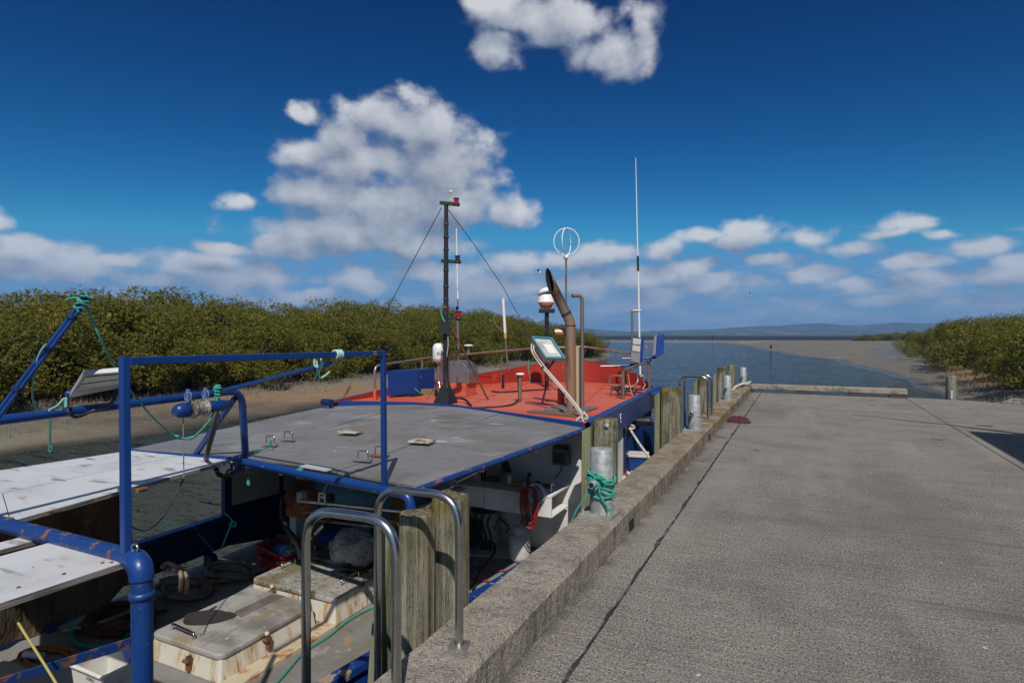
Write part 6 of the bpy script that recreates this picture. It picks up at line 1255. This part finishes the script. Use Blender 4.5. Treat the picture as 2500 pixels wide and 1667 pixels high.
b = MB(); b.tube(crom([D(880, 1308, 5.8), D(915, 1320, 5.6), D(935, 1350, 5.4)], 4), .008, 5); tag(b.build('rope_tail', TEAL, base=pb_), 'thin teal cord trailing over the pale plastic sack', 'rope')
def coil(name, mat, c, r0, turns, r, label, cat, sq_=.75, dz=.0, seed=1, rise=.012, n_=16):
    rq_ = random.Random(seed); pts = []
    ph_ = rq_.random() * 6
    for k in range(int(turns * n_)):
        a = k / n_ * 2 * math.pi; t_ = k / (turns * n_); rad_ = r0 * (1 - .35 * abs(math.sin(t_ * turns * .8 + ph_))) * (1 + .08 * math.sin(a * 1.31 + ph_))
        pts.append(V(c) + V((rad_ * math.cos(a), rad_ * sq_ * math.sin(a), r + rise * k / n_ + .012 * math.sin(a * 1.7 + ph_))))
    return tag(MB().tube(pts, r, 8).build(name, mat, base=c), label, cat)
HOSE = M('hose_beige', (.215, .165, .12), .6, layers=[dict(c=(.13, .095, .065), s=5.0, lo=.45, hi=.65)])
RR_ = M('red_brown_rope', (.135, .040, .022), .85, layers=[dict(c=(.07, .022, .014), k='noise', s=30.0, lo=.42, hi=.58, st=(1, 1, 1))], bump=[dict(s=60.0, lo=.3, hi=.7, dist=.015)])
coil('rope_coil', RR_, P(285, 1530, ZD), .33, 6.5, .024, 'coil of thick red-brown rope on the port deck behind the blue pillar', 'rope', seed=3)
coil('hose_coil', HOSE, P(445, 1448, ZD), .36, 3.6, .021, 'loose coil of beige hose on deck beside the front hatch', 'hose', .6, seed=5)
coil('hose_coil', HOSE, P(560, 1405, ZD), .34, 3.0, .021, 'second tangle of beige hose with a metal coupling, nearer the red crate', 'hose', .55, seed=8)
b = MB(); hq = [D(395, 1385, 5.0), D(410, 1374, 5.05), D(432, 1385, 5.05), D(443, 1410, 5.0), D(440, 1440, 5.1)]; b.tube(crom(hq, 5), .020, 8); b.tube(crom([p + V((.0, .05, -.04)) for p in hq], 5), .020, 8); tag(b.build('hose_loop', HOSE, base=hq[2]), 'upright loop of beige hose standing behind the blue pillar', 'hose')
b = MB(); b.tube(crom([P(155, 1538, ZD + .03), P(230, 1525, ZD + .06), P(310, 1495, ZD + .10), P(380, 1460, ZD + .10), P(460, 1425, ZD + .05), P(560, 1415, ZD + .03), P(665, 1380, ZD + .04)], 6), .023, 8); tag(b.build('delivery_hose', HOSE, base=P(310, 1495, ZD)), 'long beige hose lying straight over the red-brown rope coil', 'hose')
q = P(505, 1425, ZD + .06); b = MB(); b.cyl(q + V((-.09, -.03, 0)), q + V((.09, .03, .01)), .042, n=14); tag(b.build('hose_coupling', RUST, base=q), 'rusty cylindrical coupling on the beige hose', 'coupling')
b = MB(); b.tube(crom([P(255, 1500, ZD + .03), P(205, 1520, ZD + .03), P(178, 1545, ZD + .03), P(190, 1570, ZD + .03), P(240, 1578, ZD + .03), P(300, 1565, ZD + .03), P(350, 1500, ZD + .03), P(410, 1482, ZD + .03)], 6), .024, 8); tag(b.build('green_hose', M('hose_green', (.012, .155, .095), .5), base=P(205, 1545, ZD)), 'thick green hose curving round the red-brown rope coil', 'hose')
coil('orange_cable', M('cable_orange', (.30, .10, .015), .55), P(115, 1618, ZD), .28, 6.0, .009, 'coil of thin orange cable on deck at the aft port corner', 'cable', .6, seed=9, rise=.006)
b = MB(); q = P(85, 1600, ZD + .06); b.cyl(q + V((-.10, -.02, 0)), q + V((.06, .02, 0)), .028, n=10); tag(b.build('cable_plug', M('plug', (.5, .5, .52), .5), base=q), 'white and blue cable plug beside the orange cable', 'plug')
b = MB(); b.box(P(70, 1655, ZD + .02) + V((0, -.1, 0)), (.9, .5, .03), .3); tag(b.build('pallet_board', M('pale_board', (.34, .32, .28), .8), base=P(70, 1660, ZD)), 'weathered grey board on deck beside the fish bin', 'board')
b = MB(); b.tube(crom([D(14, 1470, 2.3), D(60, 1545, 2.2), D(108, 1620, 2.15), D(160, 1705, 2.1)], 3), .0048, 6); tag(b.build('yellow_cord', M('cord_yellow', (.36, .31, .09), .7), base=D(60, 1545, 2.2)), 'taut yellow cord running down from the white awning panel', 'rope')
b = MB(); b.tube(crom([P(655, 1690, ZD + .01), P(700, 1640, ZD + .01), P(745, 1590, ZD + .01), P(800, 1555, ZD + .01), P(850, 1515, ZD + .012), P(905, 1485, ZD + .012), P(960, 1470, ZD + .012)], 6), .0085, 6); tag(b.build('deck_cord', M('cord_green', (.01, .22, .16), .6), base=P(800, 1555, ZD)), 'thin green cord snaking over the grey deck beside the hatches', 'rope')
b = MB(); b.tube(crom([D(548, 1252, 5.9), D(562, 1264, 5.8), D(566, 1275, 5.8), D(556, 1300, 5.85), D(540, 1340, 6.0)], 4), .008, 5); b.tube(crom([D(558, 1280, 5.8), D(572, 1272, 5.8), D(575, 1284, 5.8), D(562, 1282, 5.8)], 4), .008, 5); tag(b.build('bulwark_cord', TEAL, base=D(562, 1264, 5.8)), 'teal cord knotted at the dark port bulwark', 'rope')
b = MB(); b.tube([D(610, 1140, 5.3), D(608, 1165, 5.3)], .004, 4); b.tube(crom([D(608, 1165, 5.3), D(604, 1180, 5.3), D(609, 1183, 5.3), D(607, 1172, 5.3)], 4), .008, 5); tag(b.build('hanging_cord', TEAL, base=D(608, 1165, 5.3)), 'short teal cord end hanging under the blue cross pipe by the dodger board', 'rope')
# ropes on the gantry, boom and cross pipe
b = MB(); bt = b1 + o_ / 2; dd = (b1 - b0).normalized(); u_ = dd.orthogonal().normalized(); w_ = dd.cross(u_); pts = []
for k in range(60):
    a = k * .75; pts.append(bt - dd * (.10 - .11 * k / 60 + .012 * math.sin(k)) + (u_ * math.cos(a) + w_ * math.sin(a)) * (.025 + .004 * math.sin(k * 1.9)))
b.tube(pts, .0052, 6); b.tube(crom([bt - dd * .08, D(190, 729, 3.4), D(170, 729, 3.4), D(162, 733, 3.4)], 4), .008, 5)
rp = [bt - dd * .04, D(217, 760, 3.45), D(240, 815, 3.5), D(266, 868, 3.6), D(288, 908, 3.7), D(320, 955, 3.85), D(370, 1015, 4.05), D(420, 1060, 4.25), D(432, 1069, 4.3)]
b.tube(crom(rp, 5), .006, 6)
for k_ in (0, 1): b.tube(crom([D(430, 1066 + 4 * k_, 4.3), D(448, 1070 + k_, 4.35), D(468, 1069 + 2 * k_, 4.4), D(500, 1040 + 3 * k_, 4.55), D(520, 1010 + k_, 4.65), D(530, 975, 4.72), D(531, 950, 4.75)], 5), .006, 6)
for k_ in range(9): b.ball(D(428 + 2.2 * (k_ % 4), 1065 + 2 * (k_ % 3), 4.3), .012, 6)
q = D(531, 968, 4.74); b.tube([q + V((.018 * math.cos(k * .8), .018 * math.sin(k * .8), .09 - k * .0032)) for k in range(56)], .0085, 5)
for k_ in range(3): b.tube([D(529 + k_ * 1.5, 951, 4.80) + (V((0, 0, 1)) * math.sin(a) + wd.cross(V((0, 0, 1))) * math.cos(a)) * .035 for a in np.linspace(0, 6.28, 13)[:-1]], .006, 5, closed=True)
tag(b.build('gantry_rope', TEAL, base=bt), 'teal rope bound round the boom tip and sagging to the blue gantry pipe', 'rope')
b = MB(); b.tube(crom([D(112, 840, 3.28), D(98, 860, 3.28), D(88, 890, 3.3), D(80, 935, 3.32), D(80, 975, 3.35), D(90, 998, 3.4), D(100, 1004, 3.45)], 5), .0055, 5); b.tube(crom([D(118, 1001, 3.5), D(140, 990, 3.55), D(155, 974, 3.6), D(162, 974, 3.6), D(152, 998, 3.6), D(135, 1003, 3.55), D(120, 1001, 3.5)], 5), .006, 5); b.tube([D(160 + k % 3, 975 + 2 * k, 3.6) for k in range(10)], .009, 5); tag(b.build('light_rope', M('pale_teal2', (.16, .42, .36), .7), base=D(90, 900, 3.3)), 'pale teal cord hanging in a loop from the boom to the gantry floodlight', 'rope')
b = MB(); b.tube([D(122, 1023, 3.45), D(122, 1070, 3.45)], .006, 5); b.tube(crom([D(122, 1068, 3.45), D(120, 1090, 3.45), D(120, 1100, 3.45), D(125, 1102, 3.45), D(127, 1094, 3.45), D(123, 1086, 3.45)], 4), .0065, 5); tag(b.build('strop', M('dark_teal', (.03, .16, .12), .7), base=D(122, 1060, 3.45)), 'dark strop with an eye hanging below the gantry pipe', 'rope')
hk = tL.lerp(tR, .705) - V((0, 0, .05)); Zh = hk.dot(FW)
b = MB(); b.tube(crom([D(772, 880, Zh), D(776, 902, Zh), D(773, 915, Zh), D(767, 925, Zh), D(768, 932, Zh)], 4), .006, 6); b.tube(crom([D(783, 875, Zh), D(788, 890, Zh), D(780, 905, Zh), D(779, 918, Zh), D(784, 922, Zh), D(795, 916, Zh), D(805, 907, Zh)], 4), .0065, 6); b.tube(crom([D(768, 876, Zh), D(768, 892, Zh), D(778, 896, Zh), D(786, 892, Zh), D(784, 880, Zh)], 4), .006, 6); tag(b.build('hook_rope', M('pale_teal_rope', (0.36, 0.58, 0.52), 0.8), base=hk), 'pale teal rope with a bent hook hanging from the goal frame top bar', 'rope')
cq = pA.lerp(pB, .445); cd_ = (pB - pA).normalized(); b = MB()
for k_ in range(3): b.tube([cq + cd_ * (.022 * k_) + (V((0, 0, 1)) * math.sin(a) + cd_.cross(V((0, 0, 1))) * math.cos(a)) * .043 for a in np.linspace(0, 6.28, 15)[:-1]], .0065, 5, closed=True)
tag(b.build('pipe_whipping', TEAL, base=cq), 'turns of teal cord round the thick blue cross pipe', 'rope')
b = MB(); q0, q1_ = P(660, 1090, .672), D(585, 1110, 5.2); b.tube([q0, q0.lerp(q1_, .5) - V((0, 0, .012)), q1_], .006, 5); [b.ball(q0 + V((.01 * (k_ % 2), 0, .02 + .012 * k_)), .012, 6) for k_ in range(4)]; tag(b.build('handle_cord', M('cord_green', (.01, .22, .16), .6), base=q0), 'green cord tied to a lift handle on the grey canopy', 'rope')

# ---- small far things ---------------------------------------------
bq = D(1578, 847, 150); b = MB(); b.ball(bq, .32, 12); tag(b.build('mooring_buoy', M('buoy_pink', (.60, .10, .10), .5), base=bq), 'small pinkish red buoy floating in the channel past the bow', 'buoy')
mk = D(1740, 830, 330); b = MB(); b.cyl(V((mk.x, mk.y, -2)), V((mk.x, mk.y, 1.2)), .22, n=8); b.box((mk.x, mk.y, .9), (.6, .6, .9)); tag(b.build('channel_marker', BLACK, base=(mk.x, mk.y, -1.4)), 'dark channel marker standing in the far water', 'marker')
mk = P(1882, 851, -1.25); b = MB(); b.lathe([(.1, 0), (.22, .1), (.25, .6), (.12, .8), (0, .85)], mk, n=8); tag(b.build('stump', BLACK, base=mk), 'black stump on the wet mudflat', 'stump')
mk = P(1474, 848, -1.2); b = MB(); b.lathe([(.2, 0), (.35, .2), (.3, .6), (0, .8)], mk, n=8); tag(b.build('stump', BLACK, base=mk), 'black stump at the tip of the bank beyond the bow rail', 'stump')
mk = P(2068, 867, -1.2); b = MB(); b.tube([mk, mk + V((.9, -.5, .12))], [.10, .04], 6); tag(b.build('driftwood', BLACK, base=mk), 'dark driftwood stick on the mudflat', 'driftwood')
def bird(px, py, Z, s, label):
    q = D(px, py, Z); e = thing('gull', label, 'bird', q); b = MB(); b.lathe([(0, -.18 * s), (.045 * s, -.08 * s), (.06 * s, 0), (.04 * s, .12 * s), (.02 * s, .18 * s), (0, .2 * s)], q, RT, 8); b.build('body', PLAS, e)
    for k in (-1, 1):
        m = MB(); r0 = q + V((0, 0, .03 * s)); m.add([r0 + RT * .06 * s, r0 - RT * .06 * s, r0 - RT * .10 * s + FW * .22 * k * s + V((0, 0, .16 * s)), r0 - RT * .02 * s + FW * .24 * k * s + V((0, 0, .18 * s))], [(0, 1, 2, 3)]); m.add([p - V((0, 0, .006)) for p in m.v[:4]], [(3, 2, 1, 0)]); m.build('wing', BLACK, e)
bird(1315, 665, 45, 1.1, 'small gull flying above the exhaust stack'); bird(1832, 719, 90, 1.3, 'distant bird flying low over the far hills')
